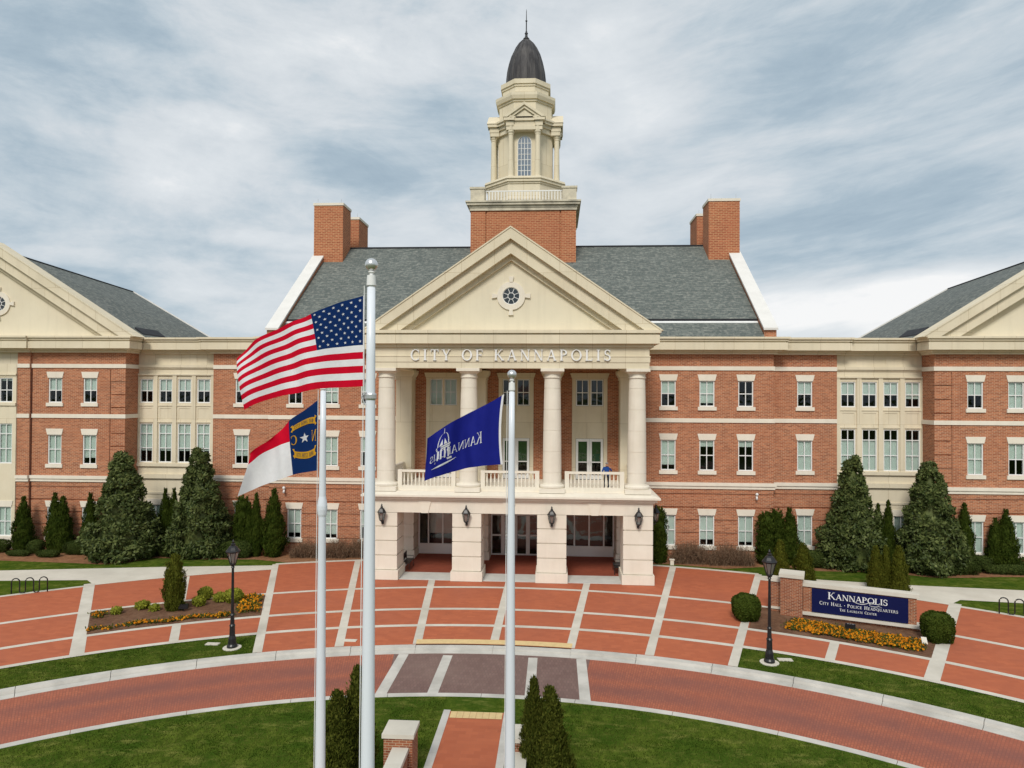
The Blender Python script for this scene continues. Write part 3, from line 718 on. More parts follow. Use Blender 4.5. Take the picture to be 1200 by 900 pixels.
for s in (-1, 1):
    xc = s*39.85; pediment(xc, 11.5, 16.14, 23.45, 50.3, 18.72)
    m = M(); k = 6.71/10.85
    for q in (-1, 1):
        zt0, zt1 = 22.90, 22.08; e = 10.45
        v = [(xc, 50.7, zt0), (xc, 68.2, zt1), (xc+q*e, 68.2, 16.1), (xc+q*e, 50.7, 16.1)]
        m.poly(v); m.poly([(x, y, z-.18) for x, y, z in v])
    m.poly([(xc, 68.2, 22.08), (xc-10.45, 68.2, 16.1), (xc-10.45, 68.2, 15.9), (xc, 68.2, 21.86), (xc+10.45, 68.2, 15.9), (xc+10.45, 68.2, 16.1)])
    rw = part('roof', m, ROOF)
    m = M()
    for q in (-1, 1): m.ypr([(xc, 22.18), (xc+q*10.47, 16.2), (xc+q*10.47, 16.0), (xc, 21.98)], 68.21, 68.4)
    obj('rake_trim', m, COPING, rw)
    m = M(); m.tube([(xc, 50.9, 22.90), (xc, 68.2, 22.09)], .09, 8); obj('ridge_cap', m, SEAM, rw)
    m = M()                                  # roof vent strip near the eaves
    y0 = 55.6; q = -s
    zz = lambda d: 16.1+(22.6-16.1)*(10.45-d)/10.45
    m.add([(xc+q*d, y, zz(d)+h) for d, y, h in ((9.0, 54.2, .03), (9.7, 54.2, .03), (9.7, 57.4, .03), (9.0, 57.4, .03), (9.0, 54.2, .2), (9.65, 54.2, .1), (9.65, 57.4, .1), (9.0, 57.4, .2))],
          [(0, 3, 2, 1), (4, 5, 6, 7), (0, 1, 5, 4), (1, 2, 6, 5), (2, 3, 7, 6), (3, 0, 4, 7)]); obj('roof_vent', m, SEAM, rw)
    m = M(); m.ypr([(xc-10.4, 15.9), (xc+10.4, 15.9), (xc, 21.8)], 67.9, 68.1); part('gable_wall', m, BRICK)

# --- portico: ground piers, balcony, columns, entablature
PX = [-8.16, -2.72, 2.72, 8.16]
for x in PX:
    m = M(); m.box(x-1.02, x+1.02, 44.55, 46.75, 0.02, .62)
    zc = [.62, 1.56, 2.50, 3.42, 4.34]
    for i in range(4):
        m.box(x-.93, x+.93, 44.65, 46.65, zc[i]+.05, zc[i+1]-.02); m.box(x-.86, x+.86, 44.72, 46.58, zc[i]-.02, zc[i]+.05)
    part('stone_pier', m, STONE_P)
    m = M(); m.box(x-.92, x+.92, 50.3, 52.0, .02, .60)
    for i in range(4):
        m.box(x-.84, x+.84, 50.4, 52.0, zc[i]+.05, zc[i+1]-.02); m.box(x-.77, x+.77, 50.46, 52.0, zc[i]-.02, zc[i]+.05)
    part('rear_pier', m, STONE_P)
m = M(); m.box(-9.1, 9.1, 44.66, 46.64, 4.345, 5.12)
for s in (-1, 1):
    a, b = sorted((s*7.32, s*9.098)); m.box(a, b, 46.64, 51.98, 4.347, 5.12)
for c in (-5.44, 0, 5.44): m.ypr([(c-.22, 4.33), (c+.22, 4.33), (c+.42, 5.1), (c-.42, 5.1)], 44.6, 44.7)
part('porch_beam', m, STONE_P)
m = M()
for z0, z1, d in ((5.121, 5.24, .10), (5.241, 5.40, .24), (5.401, 5.52, .42)): m.box(-9.1-d, 9.1+d, 44.66-d, 51.9, z0, z1)
a = [(-9.52, 44.24), (9.52, 44.24), (9.52, 51.9), (-9.52, 51.9)]; b = [(-8.95, 44.80), (8.95, 44.80), (8.95, 51.9), (-8.95, 51.9)]
m.add([(x, y, 5.521) for x, y in a]+[(x, y, 5.70) for x, y in b], [(0, 1, 5, 4), (1, 2, 6, 5), (3, 0, 4, 7), (4, 5, 6, 7)])
part('balcony_ledge', m, STONE_P)
m = M(); m.box(-7.3, 7.3, 46.66, 51.98, 4.40, 4.5); part('porch_ceiling', m, STORE)
def col_prof(r0, r1, z0, z1):
    n = 10; out = []
    for i in range(n+1):
        r, z = r0-(r0-r1)*(i/n)**1.7, z0+(z1-z0)*i/n
        out += [(r, z)] if i % 2 == 0 or i == n else [(r, z-.025), (r-.018, z-.02), (r-.018, z+.02), (r, z+.025)]
    return out
for x in PX:
    m = M(); m.lathe(col_prof(.605, .515, 6.28, 13.05), x, 45.45, 40); c = part('column', m, STONE_P)
    m = M(); m.box(x-.82, x+.82, 44.65, 46.25, 5.70, 5.98); m.lathe([(.78, 5.981), (.82, 6.04), (.82, 6.14), (.74, 6.20), (.66, 6.21), (.65, 6.27), (.6, 6.28)], x, 45.45, 32); obj('base', m, STONE_P, c)
    m = M(); m.lathe([(.52, 13.05), (.58, 13.06), (.58, 13.13), (.53, 13.14), (.53, 13.30), (.60, 13.36), (.70, 13.44), (.72, 13.47)], x, 45.45, 32); m.box(x-.75, x+.75, 44.70, 46.20, 13.471, 13.66); obj('capital', m, STONE_P, c)
    m = M(); m.box(x-.58, x+.58, 50.6, 52.0, 6.2, 13.0); m.box(x-.66, x+.66, 50.52, 52, 5.70, 6.2); m.box(x-.64, x+.64, 50.54, 52, 13.0, 13.1); m.ypr([(x-.6, 13.1), (x+.6, 13.1), (x+.82, 13.5), (x+.82, 13.68), (x-.82, 13.68), (x-.82, 13.5)], 50.45, 52); part('pilaster', m, STONE)
m = M()
for z0, z1, d in ((13.661, 14.02, 0), (14.021, 14.06, .02), (14.061, 14.40, .04), (14.401, 14.46, .07), (14.461, 15.0, 0)): m.box(-8.86-d, 8.86+d, 44.78-d, 46.1, z0, z1)
for s in (-1, 1):
    a, b = sorted((s*7.5, s*8.86)); m.box(a, b, 46.1, 52, 13.661, 15.0)
m.box(-7.5, 7.5, 46.1, 52, 14.0, 14.2)
part('entablature', m, STONE)
m = M()
for z0, z1, d in ((15.001, 15.22, .26), (15.221, 15.78, .58), (15.781, 15.88, .46), (15.881, 16.08, .66)): m.box(-8.86-d, 8.86+d, 44.9-d, 52, z0, z1)
part('portico_cornice', m, STONE)

# balcony balustrades
def balustrade(x0, x1, y, z0, z1, parent=HALL, mat=STONE_P, step=.235, axis='x', r=.05, rail=.13):
    m = M(); n = max(2, int((x1-x0)/step)); h = z1-z0
    B = (lambda a, b, c, d, e, f: m.box(a, b, y+c, y+d, e, f)) if axis == 'x' else (lambda a, b, c, d, e, f: m.box(y+c, y+d, a, b, e, f))
    B(x0, x1, -rail, rail, z1-.14, z1); B(x0, x1, -rail*1.1, rail*1.1, z0, z0+.30*h/1.3)
    zb, zt = z0+.30*h/1.3, z1-.14
    for i in range(n):
        x = x0+(x1-x0)*(i+.5)/n; q = (x, y) if axis == 'x' else (y, x)
        hh = zt-zb; m.lathe([(r*1.1, zb), (r*1.1, zb+.06*hh), (r*.75, zb+.1*hh), (r*1.35, zb+.32*hh), (r*.7, zb+.8*hh), (r*1.05, zb+.92*hh), (r*1.05, zt)], *q, 8, cap=False)
    return part('balustrade', m, mat, parent)
for a, b in ((-7.34, -3.54), (-1.9, 1.9), (3.54, 7.34)):
    balustrade(a+.28, b-.28, 45.35, 5.70, 7.02)
    for x in (a+.14, b-.14):
        m = M(); m.box(x-.139, x+.139, 45.2, 45.5, 5.70, 7.03); part('balustrade_post', m, STONE_P)
for s in (-1, 1): balustrade(46.3, 50.5, s*8.16, 5.70, 7.02, axis='y')

# upper porch bays: surround, window pair, panel, french door
for c in (-5.45, 0, 5.45):
    m = M(); y = 52.0
    m.box(c-1.3, c-1.02, y-.06, y+.12, 5.68, 13.1); m.box(c+1.02, c+1.3, y-.06, y+.12, 5.68, 13.1)
    m.ypr([(c-1.3, 13.102), (c+1.3, 13.102), (c+1.45, 13.56), (c-1.45, 13.56)], y-.10, y+.1)
    m.box(c-1.018, c+1.018, y+.0, y+.12, 8.72, 11.10); m.box(c-1.02, c+1.02, y-.03, y+.1, 10.92, 11.12)
    for a, b, z0, z1 in ((c-.92, c-.84, 8.92, 10.7), (c+.84, c+.92, 8.92, 10.7), (c-.838, c+.838, 8.92, 9.0), (c-.838, c+.838, 10.62, 10.7)): m.box(a, b, y-.025, y+.05, z0, z1)
    m.box(c-.06, c+.06, y-.02, y+.12, 11.122, 13.1)
    sr = part('window_surround', m, STONE)
    for q in (-.535, .535):
        m = M(); x = c+q; w, zt, zb = .47, 13.09, 11.13
        m.box(x-w, x-w+.07, y+.02, y+.1, zb, zt); m.box(x+w-.07, x+w, y+.02, y+.1, zb, zt); m.box(x-w+.07, x+w-.07, y+.02, y+.1, zt-.07, zt); m.box(x-w+.07, x+w-.07, y+.02, y+.1, zb, zb+.07)
        m.box(x-.025, x+.025, y+.03, y+.09, zb+.07, zt-.07); m.box(x-w+.07, x-.025, y+.03, y+.09, 12.08, 12.14); m.box(x+.025, x+w-.07, y+.03, y+.09, 12.08, 12.14)
        wn = obj('window', m, WHITE, sr)
        m = M(); m.poly([(x-w, y+.07, zb), (x+w, y+.07, zb), (x+w, y+.07, zt), (x-w, y+.07, zt)]); obj('pane', m, GLASS, wn)
        m = M(); m.poly([(x-w, y+.3, zb), (x+w, y+.3, zb), (x+w, y+.3, zt), (x-w, y+.3, zt)]); obj('blind' if c < 0 else 'dark_backing', m, BLIND if c < 0 else DARKROOM, wn)
    for q in (-1, 1):
        m = M(); x0, x1 = sorted((c+q*.005, c+q*1.0)); z0, z1 = 5.72, 8.70
        m.box(x0, x0+.17, y+.02, y+.1, z0, z1); m.box(x1-.17, x1, y+.02, y+.1, z0, z1); m.box(x0+.17, x1-.17, y+.02, y+.1, z1-.2, z1); m.box(x0+.17, x1-.17, y+.02, y+.1, z0, z0+.3); m.box(x0+.17, x1-.17, y+.03, y+.09, 6.95, 7.02)
        dr = obj('french_door', m, WHITE, sr)
        m = M(); m.poly([(x0+.1, y+.06, z0), (x1-.1, y+.06, z0), (x1-.1, y+.06, z1-.1), (x0+.1, y+.06, z1-.1)]); obj('pane', m, GLASS_D, dr)
        m = M(); m.box(x0+.1, x1-.1, y+.125, y+.135, 7.0, z1-.1); obj('blind', m, GREEN_REFL, dr)  # green panel paints the reflection seen in the door glass
        m = M(); m.tube([(c+q*.09, y-.02, 6.75), (c+q*.09, y-.02, 7.05)], .02, 6); obj('door_handle', m, SILVER, dr)
# ground porch storefronts
for c, w, mid in ((-5.45, 1.85, False), (0, 1.85, True), (5.45, 1.85, False)):
    m = M(); y = 52.05; b = .78 if not mid else .12
    m.box(c-w, c-w+.12, y, y+.12, .02, 4.3); m.box(c+w-.12, c+w, y, y+.12, .02, 4.3); m.box(c-w+.12, c+w-.12, y, y+.12, 3.1 if not mid else 2.95, 3.32); m.box(c-w+.12, c+w-.12, y+.02, y+.12, 3.32, 4.3)
    m.box(c-w+.12, c+w-.12, y, y+.12, .02, b)
    xs = (-1.08, 0, 1.08) if not mid else (-.93, 0, .93)
    for k in xs: m.box(c+k-.05, c+k+.05, y+.01, y+.11, b, 2.95 if mid else 3.1)
    if mid:
        for k in range(4):
            x0 = c-1.73+k*.93+(.05 if k else 0); x1 = c-.98+k*.93+(0 if k < 3 else .0)
            m.box(x0, min(x1, c+1.73), y+.015, y+.1, 1.42, 1.54)
        for k in (-.93, 0, .93): m.box(c+k-.14, c+k+.14, y-.01, y+.005, b, 2.94)
    st = part('storefront', m, STORE)
    m = M(); m.poly([(c-w+.1, y+.07, b), (c+w-.1, y+.07, b), (c+w-.1, y+.07, 3.1), (c-w+.1, y+.07, 3.1)]); obj('pane', m, GLASS_D, st)
    if c < 0: m = M(); m.box(c-1.0, c+1.7, y+.3, y+.31, 1.5, 3.1); obj('blind', m, varied('grey_blind', (.75, .73, .68), (.7, .68, .64), 1.5, .8), st)
    if mid: m = M(); m.tube([(c-.2, y-.04, .9), (c-.2, y-.04, 1.5)], .02, 6); m.tube([(c+.2, y-.04, .9), (c+.2, y-.04, 1.5)], .02, 6); obj('door_handle', m, BLACK, st)

# --- clock-less tower: brick base, balustrade, octagonal lantern, copper dome
TX, TY = 0.03, 65.6
m = M(); m.box(TX-4.6, TX+4.6, 61.12, 70.08, 19, 28.3)
for s in (-1, 1):
    for y0, y1 in ((61.0, 62.3), (68.9, 70.2)): m.box(*sorted((TX+s*3.32, TX+s*4.62)), y0, y1, 19, 28.3)
m.box(TX-3.2, TX+3.2, 61.03, 61.2, 19, 28.3)
tw = part('tower', m, BRICK_T)
m = M()
for z0, z1, d in ((28.05, 28.302, .10), (28.303, 28.5, .16), (28.501, 28.72, .34), (28.721, 28.86, .44)): m.box(TX-4.6-d, TX+4.6+d, 61-d, 70.2+d, z0, z1)
obj('tower_cornice', m, STONE_D, tw)
for sx in (-1, 1):
    for yc in (61.75, 69.45):
        m = M(); xa, xb = sorted((TX+sx*3.42, TX+sx*4.66)); m.box(xa, xb, yc-.62, yc+.62, 28.861, 30.02); m.box(xa-.07, xb+.07, yc-.69, yc+.69, 30.021, 30.2)
        obj('tower_pedestal', m, STONE_D, tw)
def thin_rail(m, x0, x1, y, z0, z1, axis='x'):
    B = (lambda a, b, c, d, e, f: m.box(a, b, y+c, y+d, e, f)) if axis == 'x' else (lambda a, b, c, d, e, f: m.box(y+c, y+d, a, b, e, f))
    B(x0, x1, -.05, .05, z1-.09, z1); B(x0, x1, -.05, .05, z0, z0+.09)
    n = int((x1-x0)/.26)
    for i in range(n):
        x = x0+(x1-x0)*(i+.5)/n; B(x-.035, x+.035, -.035, .035, z0+.09, z1-.09)
m = M()
thin_rail(m, TX-3.42, TX+3.42, 61.5, 28.87, 29.95); thin_rail(m, TX-3.42, TX+3.42, 69.7, 28.87, 29.95)
for s in (-1, 1): thin_rail(m, 62.37, 68.83, TX+s*4.2, 28.87, 29.95, 'y')
obj('tower_railing', m, WHITE, tw)
def oct_(m, a0, z0, z1, a1=None, mi=0):
    k = 1/cos(pi/8); m.lathe([(a0*k, z0), ((a1 or a0)*k, z1)], TX, TY, 8, mi, rot=pi/8); return m
m = M(); oct_(m, 3.42, 28.861, 30.78); oct_(m, 3.5, 30.781, 30.95); oct_(m, 3.62, 30.951, 31.2); oct_(m, 3.72, 31.201, 31.4, 3.66)
oct_(m, 2.50, 31.4, 36.0)
# entablature, broken forward over the columns
oct_(m, 2.72, 35.75, 36.2); oct_(m, 2.86, 36.201, 36.5); oct_(m, 3.08, 36.501, 36.74); oct_(m, 3.2, 36.741, 36.9)
oct_(m, 2.42, 36.9, 38.56); oct_(m, 2.52, 38.561, 38.75); oct_(m, 2.66, 38.751, 39.05, 2.76); oct_(m, 2.76, 39.051, 39.3); oct_(m, 2.12, 39.3, 40.1); oct_(m, 2.2, 40.101, 40.3); oct_(m, 2.3, 40.301, 40.72)
for k in range(4):                           # aedicule pediments on the four main sides
    R = Matrix.Rotation(k*pi/2, 3, 'Z')
    def tr(x, y, z): v = R @ Vector((x, y, 0)); return (TX+v.x, TY+v.y, z)
    mm = M()
    mm.box(-1.62, 1.62, -3.22, -2.4, 35.70, 36.05); mm.box(-1.66, -.96, -3.28, -2.4, 36.051, 36.5); mm.box(.96, 1.66, -3.28, -2.4, 36.051, 36.5); mm.box(-.958, .958, -3.16, -2.4, 36.051, 36.5)
    mm.box(-1.84, -.9, -3.44, -2.4, 36.501, 36.76); mm.box(.9, 1.84, -3.44, -2.4, 36.501, 36.76); mm.box(-.898, .898, -3.30, -2.4, 36.501, 36.70)
    chev(mm, 0, 1.9, 36.78, 38.12, 0, .26, -3.5, -2.3); chev(mm, 0, 1.9, 36.78, 38.12, .261, .52, -3.36, -2.3)
    mm.ypr([(-1.1, 36.76), (1.1, 36.76), (0, 37.6)], -3.2, -2.3)
    # arched window surround
    m.v_off = len(m.v); m.add([tr(*v) for v in mm.v], mm.f)
lt = obj('lantern', m, STONE, tw)
for k in range(4):
    R = Matrix.Rotation(k*pi/2, 3, 'Z')
    def tr(x, y, z): v = R @ Vector((x, y, 0)); return (TX+v.x, TY+v.y, z)
    arch = [(-.58, 31.7), (.58, 31.7), (.58, 34.75)]+[(.58*cos(a), 34.75+.58*sin(a)) for a in [i*pi/10 for i in range(1, 10)]]+[(-.58, 34.75)]
    m = M(); mm = M(); mm.poly([(x, -2.515, z) for x, z in arch]); m.add([tr(*v) for v in mm.v], mm.f); wn = obj('arched_window', m, GLASS_B, lt)
    mm = M(); mm.poly([(x, -2.506, z) for x, z in arch]); m = M(); m.add([tr(*v) for v in mm.v], mm.f); obj('dark_backing', m, varied('blue_dusk', (.10, .17, .24), (.07, .12, .18), 2, .5), wn)
    mm = M()
    for x in (-.29, 0, .29): mm.box(x-.022, x+.022, -2.56, -2.52, 31.7, 34.75+sqrt(.58**2-x*x)-.03)
    for i in range(7): z = 31.7+.5*i; mm.box(-.56, .56, -2.555, -2.522, z-.02, z+.02)
    for i in range(len(arch)):
        (xa, za), (xb, zb) = arch[i], arch[(i+1) % len(arch)]; cx, cz = 0, 33.6
        f = lambda x, z, t: (x+(x-cx)*t/max(.3, hypot(x-cx, 1)), z+(z-cz)*t/3)
        mm.ypr([(xa, za), (xb, zb), f(xb, zb, .09), f(xa, za, .09)], -2.58, -2.5)
    m = M(); m.add([tr(*v) for v in mm.v], mm.f); obj('glazing_bars', m, WHITE, wn)
for k in range(8):
    a = pi/8+k*pi/4; r = 3.16; x, y = TX+r*cos(a), TY+r*sin(a)
    m = M(); m.lathe([(.33, 31.40), (.33, 31.55), (.27, 31.6), (.27, 31.7), (.25, 33), (.22, 35.3), (.25, 35.32), (.25, 35.42), (.33, 35.56), (.33, 35.699)], x, y, 16); obj('lantern_column', m, STONE, lt, smooth=False)
    m = M(); m.lathe([(.36, 35.7), (.36, 36.1), (.36, 36.5)], x, y, 8, rot=pi/8+a); m.lathe([(.5, 36.501), (.5, 36.74), (.56, 36.741), (.56, 36.90)], x, y, 8, rot=pi/8+a); obj('entablature_block', m, STONE, lt)
dome = [(1.84, 40.72), (1.86, 41.0), (1.84, 41.6), (1.76, 42.3), (1.6, 43.05), (1.36, 43.8), (1.05, 44.45), (.72, 44.95), (.38, 45.3), (.2, 45.42)]
m = M(); m.lathe(dome, TX, TY, 48)
for k in range(16):
    a = 2*pi*k/16+.1; m.tube([(TX+(r+.005)*cos(a), TY+(r+.005)*sin(a), z) for r, z in dome], .035, 6)
dm = obj('dome', m, COPPER, tw, smooth=True)
m = M(); m.lathe([(.25, 45.4), (.3, 45.5), (.14, 45.65), (.11, 45.9), (.17, 46.0), (.1, 46.1), (.055, 46.3), (.05, 47.1), (.11, 47.2), (.04, 47.3), (.03, 48.1), (.005, 48.35)], TX, TY, 12); obj('finial', m, BLACK, dm, smooth=True)

# ------------------------------------------------------------------ lettering (own serif capitals)
TH, TN, SF, SH = .15, .065, .075, .05
def bar(x0, y0, x1, y1, w): return [[(x0-w/2, y0), (x0+w/2, y0), (x1+w/2, y1), (x1-w/2, y1)]]
def hb(x0, x1, y, h=TN): return [[(x0, y-h/2), (x1, y-h/2), (x1, y+h/2), (x0, y+h/2)]]
def sf(x, y, w, e=SF): yb = y if y < .5 else y-SH; return [[(x-w/2-e, yb), (x+w/2+e, yb), (x+w/2+e, yb+SH), (x-w/2-e, yb+SH)]]
def stem(x, w=TH): return bar(x, 0, x, 1, w)+sf(x, 0, w)+sf(x, 1, w)
def arc(cx, cy, rx, ry, a0, a1, wx=TH, wy=TN, n=14):
    out = []
    for i in range(n):
        a, b = D(a0+(a1-a0)*i/n), D(a0+(a1-a0)*(i+1)/n)
        q = [(cx+rx*cos(a), cy+ry*sin(a)), (cx+rx*cos(b), cy+ry*sin(b)), (cx+(rx-wx)*cos(b), cy+(ry-wy)*sin(b)), (cx+(rx-wx)*cos(a), cy+(ry-wy)*sin(a))]
        out.append(q if a1 > a0 else q[::-1])
    return out
def tick(x, y0, y1, w=.05): return bar(x, y0, x, y1, w)
GL = {
 'A': (bar(.1, 0, .40, 1, TN)+bar(.72, 0, .40, 1, TH)+hb(.2, .62, .34)+sf(.1, 0, TN)+sf(.72, 0, TH, .06), .86),
 'C': (arc(.46, .5, .44, .52, 48, 312)+tick(.75, .68, .98)+tick(.75, .05, .26), .86),
 'D': (stem(.16)+arc(.22, .5, .58, .5, -90, 90)+hb(.16, .24, .968)+hb(.16, .24, .032), .9),
 'E': (stem(.16)+hb(.16, .6, .967)+hb(.16, .5, .52)+hb(.16, .63, .033)+tick(.6, .78, 1)+tick(.62, 0, .24)+tick(.5, .42, .62), .72),
 'F': (stem(.16)+hb(.16, .6, .967)+hb(.16, .5, .5)+tick(.6, .76, 1)+tick(.5, .4, .6), .68),
 'H': (stem(.16)+stem(.72)+hb(.16, .72, .52), .92),
 'I': (stem(.18), .38),
 'J': (bar(.3, .15, .3, 1, TH)+sf(.3, 1, TH)+arc(.16, .15, .22, .2, -150, 0), .5),
 'K': (stem(.16)+bar(.22, .46, .66, 1, TN)+bar(.76, 0, .34, .58, TH)+sf(.66, 1, TN)+sf(.78, 0, TH, .06), .88),
 'L': (stem(.16)+hb(.16, .62, .033)+tick(.61, 0, .26), .7),
 'M': (bar(.14, 0, .18, 1, TN)+bar(.46, .0, .2, 1, TH)+bar(.46, 0, .76, 1, TN)+bar(.82, 0, .78, 1, TH)+sf(.14, 0, TN)+sf(.82, 0, TH)+sf(.16, 1, TN)+sf(.8, 1, TH), 1.0),
 'N': (bar(.15, 0, .15, 1, TN)+bar(.73, 0, .15, 1, TH)+bar(.75, 0, .75, 1, TN)+sf(.15, 0, TN)+sf(.12, 1, TN)+sf(.75, 1, TN), .9),
 'O': (arc(.48, .5, .46, .52, 0, 360, n=24), .96),
 'P': (stem(.16)+arc(.24, .73, .40, .27, -90, 90)+hb(.16, .26, .967)+hb(.16, .26, .49), .7),
 'Q': (arc(.48, .5, .46, .52, 0, 360, n=24)+bar(.86, -.2, .5, .1, .12), .96),
 'R': (stem(.16)+arc(.24, .74, .38, .26, -90, 90)+hb(.16, .26, .967)+hb(.16, .26, .51)+bar(.74, 0, .36, .52, TH)+sf(.76, 0, TH, .05), .84),
 'S': (arc(.31, .745, .25, .265, 35, 270, .11, .075)+arc(.31, .27, .28, .28, 90, -145, .13, .075)+tick(.52, .74, .96)+tick(.06, .04, .28), .66),
 'T': (stem(.38)+hb(.05, .71, .967)+tick(.06, .76, 1)+tick(.70, .76, 1), .76),
 'U': (bar(.16, .3, .16, 1, TH)+bar(.7, .3, .7, 1, TN)+arc(.43, .33, .345, .34, 180, 360, .12, .08)+sf(.16, 1, TH)+sf(.7, 1, TN), .88),
 'Y': (bar(.38, 0, .38, .46, TH)+bar(.38, .42, .1, 1, TH)+bar(.38, .42, .66, 1, TN)+sf(.38, 0, TH)+sf(.1, 1, TH, .06)+sf(.66, 1, TN), .78),
 '0': (arc(.3, .5, .28, .5, 0, 360), .62), '1': (stem(.2, .12), .42), '2': (arc(.3, .72, .26, .28, 160, -20, .1, .08)+bar(.1, .04, .5, .6, .1)+hb(.06, .56, .05, .1), .62),
 '5': (arc(.28, .34, .28, .34, 110, -140, .1, .08)+bar(.14, .55, .18, 1, .08)+hb(.16, .52, .95, .1), .6), '6': (arc(.3, .3, .28, .3, 0, 360, .1, .08)+bar(.1, .4, .44, 1, .1), .62), '7': (hb(.06, .56, .95, .1)+bar(.2, 0, .52, .95, .11), .58),
 '.': ([[(.06, .38), (.12, .32), (.2, .32), (.26, .38), (.26, .46), (.2, .52), (.12, .52), (.06, .46)]], .34), ' ': ([], .42)}
def layout(text, gap=.06):
    """[(polys, x offset, scale)] and width; text in (char, scale) pairs or plain string"""
    out = []; x = 0.
    for ch in text:
        c, s = ch if isinstance(ch, tuple) else (ch, 1.)
        p, adv = GL[c]; out.append((p, x, s)); x += adv*s+gap
    return out, x-gap
def smallcaps(t, k=.76): return [(c.upper(), 1. if c.isupper() or not c.isalpha() else k) for c in t]

# the name over the door: every letter a part
txt = 'CITY OF KANNAPOLIS'; lay, wid = layout(txt, .28)
hgt = .70; sx = 12.9/wid
for (polys, x, s), ch in zip(lay, txt):
    if not polys: continue
    m = M()
    for i, p in enumerate(polys):
        d = .0012*i
        m.ypr([(-6.45+(x+a)*sx, 14.15+b*hgt) for a, b in p], 44.655-d, 44.735)
    part('letter', m, LETTER)

# wall lanterns on the portico piers and its two flanks
def wall_lantern():
    r = bpy.data.objects.new('wall_lantern', None); COL.objects.link(r); r.parent = HALL; WLOC[r.name] = Vector((0, 0, 0))
    m = M(); m.box(-.07, .07, -.05, 0, -.62, -.18); m.tube([(0, -.03, -.5), (0, -.2, -.6), (0, -.32, -.5), (0, -.34, -.38)], .03, 8); m.lathe([(.02, -.62), (.07, -.55), (.03, -.45)], 0, -.06, 10); obj('bracket', m, BLACK, r)
    m = M(); m.lathe([(.05, -.40), (.13, -.36), (.15, -.31)], 0, -.34, 6); m.lathe([(.28, .16), (.30, .2), (.25, .26), (.15, .42), (.07, .5), (.09, .54), (.04, .6), (.06, .66), (.005, .75)], 0, -.34, 6)
    for k in range(6):
        a = k*pi/3; m.tube([(.14*cos(a), -.34+.14*sin(a), -.32), (.25*cos(a), -.34+.25*sin(a), .17)], .016, 5)
    obj('lantern_cage', m, BLACK, r)
    m = M(); m.lathe([(.12, -.31), (.225, .16)], 0, -.34, 6, cap=False); obj('lantern_glass', m, GLASS_L, r)
    m = M(); m.lathe([(.06, -.3), (.11, -.1), (.13, .08), (.02, .1)], 0, -.34, 10); obj('lamp_tube', m, WHITE, r)
    return r
wl = wall_lantern(); first = True
for x, y, rz_ in [(p, 44.65, 0) for p in PX]+[(9.09, 45.8, pi/2), (-9.09, 45.8, -pi/2)]:
    if first: wl.location = (x, y-52, 4.2); first = False
    else: dup(wl, HALL, (x, y-52, 4.2), rz_)
# cameras under the string course
for s in (-1, 1):
    m = M(); x = s*17.55; m.box(x-.06, x+.06, 51.86, 52.0, 4.6, 4.78); m.tube([(x, 51.9, 4.62), (x-s*.05, 51.66, 4.48)], .075, 10); m.sphere((x, 51.82, 4.8), .11, 12, 8); part('security_camera', m, WHITE)
# thin brown strips painted as the shade line in the wing projection's corner
for s in (-1, 1):
    m = M(); m.box(*sorted((s*37.05, s*37.09)), 51.12, 51.19, .1, 13.7); part('corner_shade_line', m, varied('shade_line_brown', (.12, .05, .035), (.10, .04, .03), 2, .5))

# ------------------------------------------------------------------ flagpoles and flags
def flagpole(label, x, y, h, r0, r1, ball, halyard=True):
    t = thing('flagpole', label, 'flagpole', (x, y, 0))
    m = M(); n = 12; m.lathe([(r0*2.1, .0), (r0*2.1, .08), (r0*1.2, .25), (r0, .3)]+[(r0-(r0-r1)*(i/n)**1.5, .3+(h-.3)*i/n) for i in range(1, n+1)], x, y, 20); obj('pole', m, POLE, t, smooth=True)
    m = M(); z = h; m.lathe([(r1*.8, z), (r1*.8, z+.03), (r1*1.18, z+.03), (r1*1.05, z+.19), (.02, z+.195)], x, y, 20); m.lathe([(.03, z+.19), (.03, z+.22), (.055, z+.24), (.03, z+.27), (.05, z+.31)], x, y, 10); obj('truck', m, WHITE, t)
    m = M(); m.sphere((x, y, z+.26+ball), ball, 24, 16); obj('finial_ball', m, SILVER, t, smooth=True)
    m = M(); m.tube([(x-r0*.9-.01, y-.07, .9), (x-r1-.035, y-.05, h+.02)], .007, 5); obj('halyard', m, WHITE, t)
    m = M(); m.box(x-r0-.10, x-r0+.01, y-.02, y+.02, 1.15, 1.3); m.box(x-r0-.10, x-r0-.07, y-.02, y+.02, 1.02, 1.42); obj('cleat', m, SILVER, t)
    return t
P1 = flagpole('tallest white flagpole, nearest the viewer, flying the striped national flag', .0, 10.8, 13.74, .125, .063, .100)
P2 = flagpole('white flagpole to the left of the tallest one, flying the state flag with a star', -2.0, 14.5, 12.12, .118, .057, .095)
P3 = flagpole('white flagpole to the right of the tallest one, flying the plain royal blue flag', 1.99, 14.5, 12.12, .118, .058, .098)
for p in (P1, P2, P3): p['group'] = 'flagpoles before the city hall'
m = M(); m.lathe([(.075, 9.46), (.092, 9.52), (.104, 9.62), (.104, 9.70), (.09, 9.8), (.07, 9.92)], -2.0, 14.5, 16); obj('collar', m, POLE, P2)
m = M(); m.lathe([(.085, 11.98), (.095, 12.0), (.095, 12.06), (.085, 12.08)], .0, 10.8, 16); m.tube([(-.05, 10.74, 12.1), (-.12, 10.72, 12.03), (-.07, 10.74, 11.9)], .012, 6); obj('collar', m, SILVER, P1)

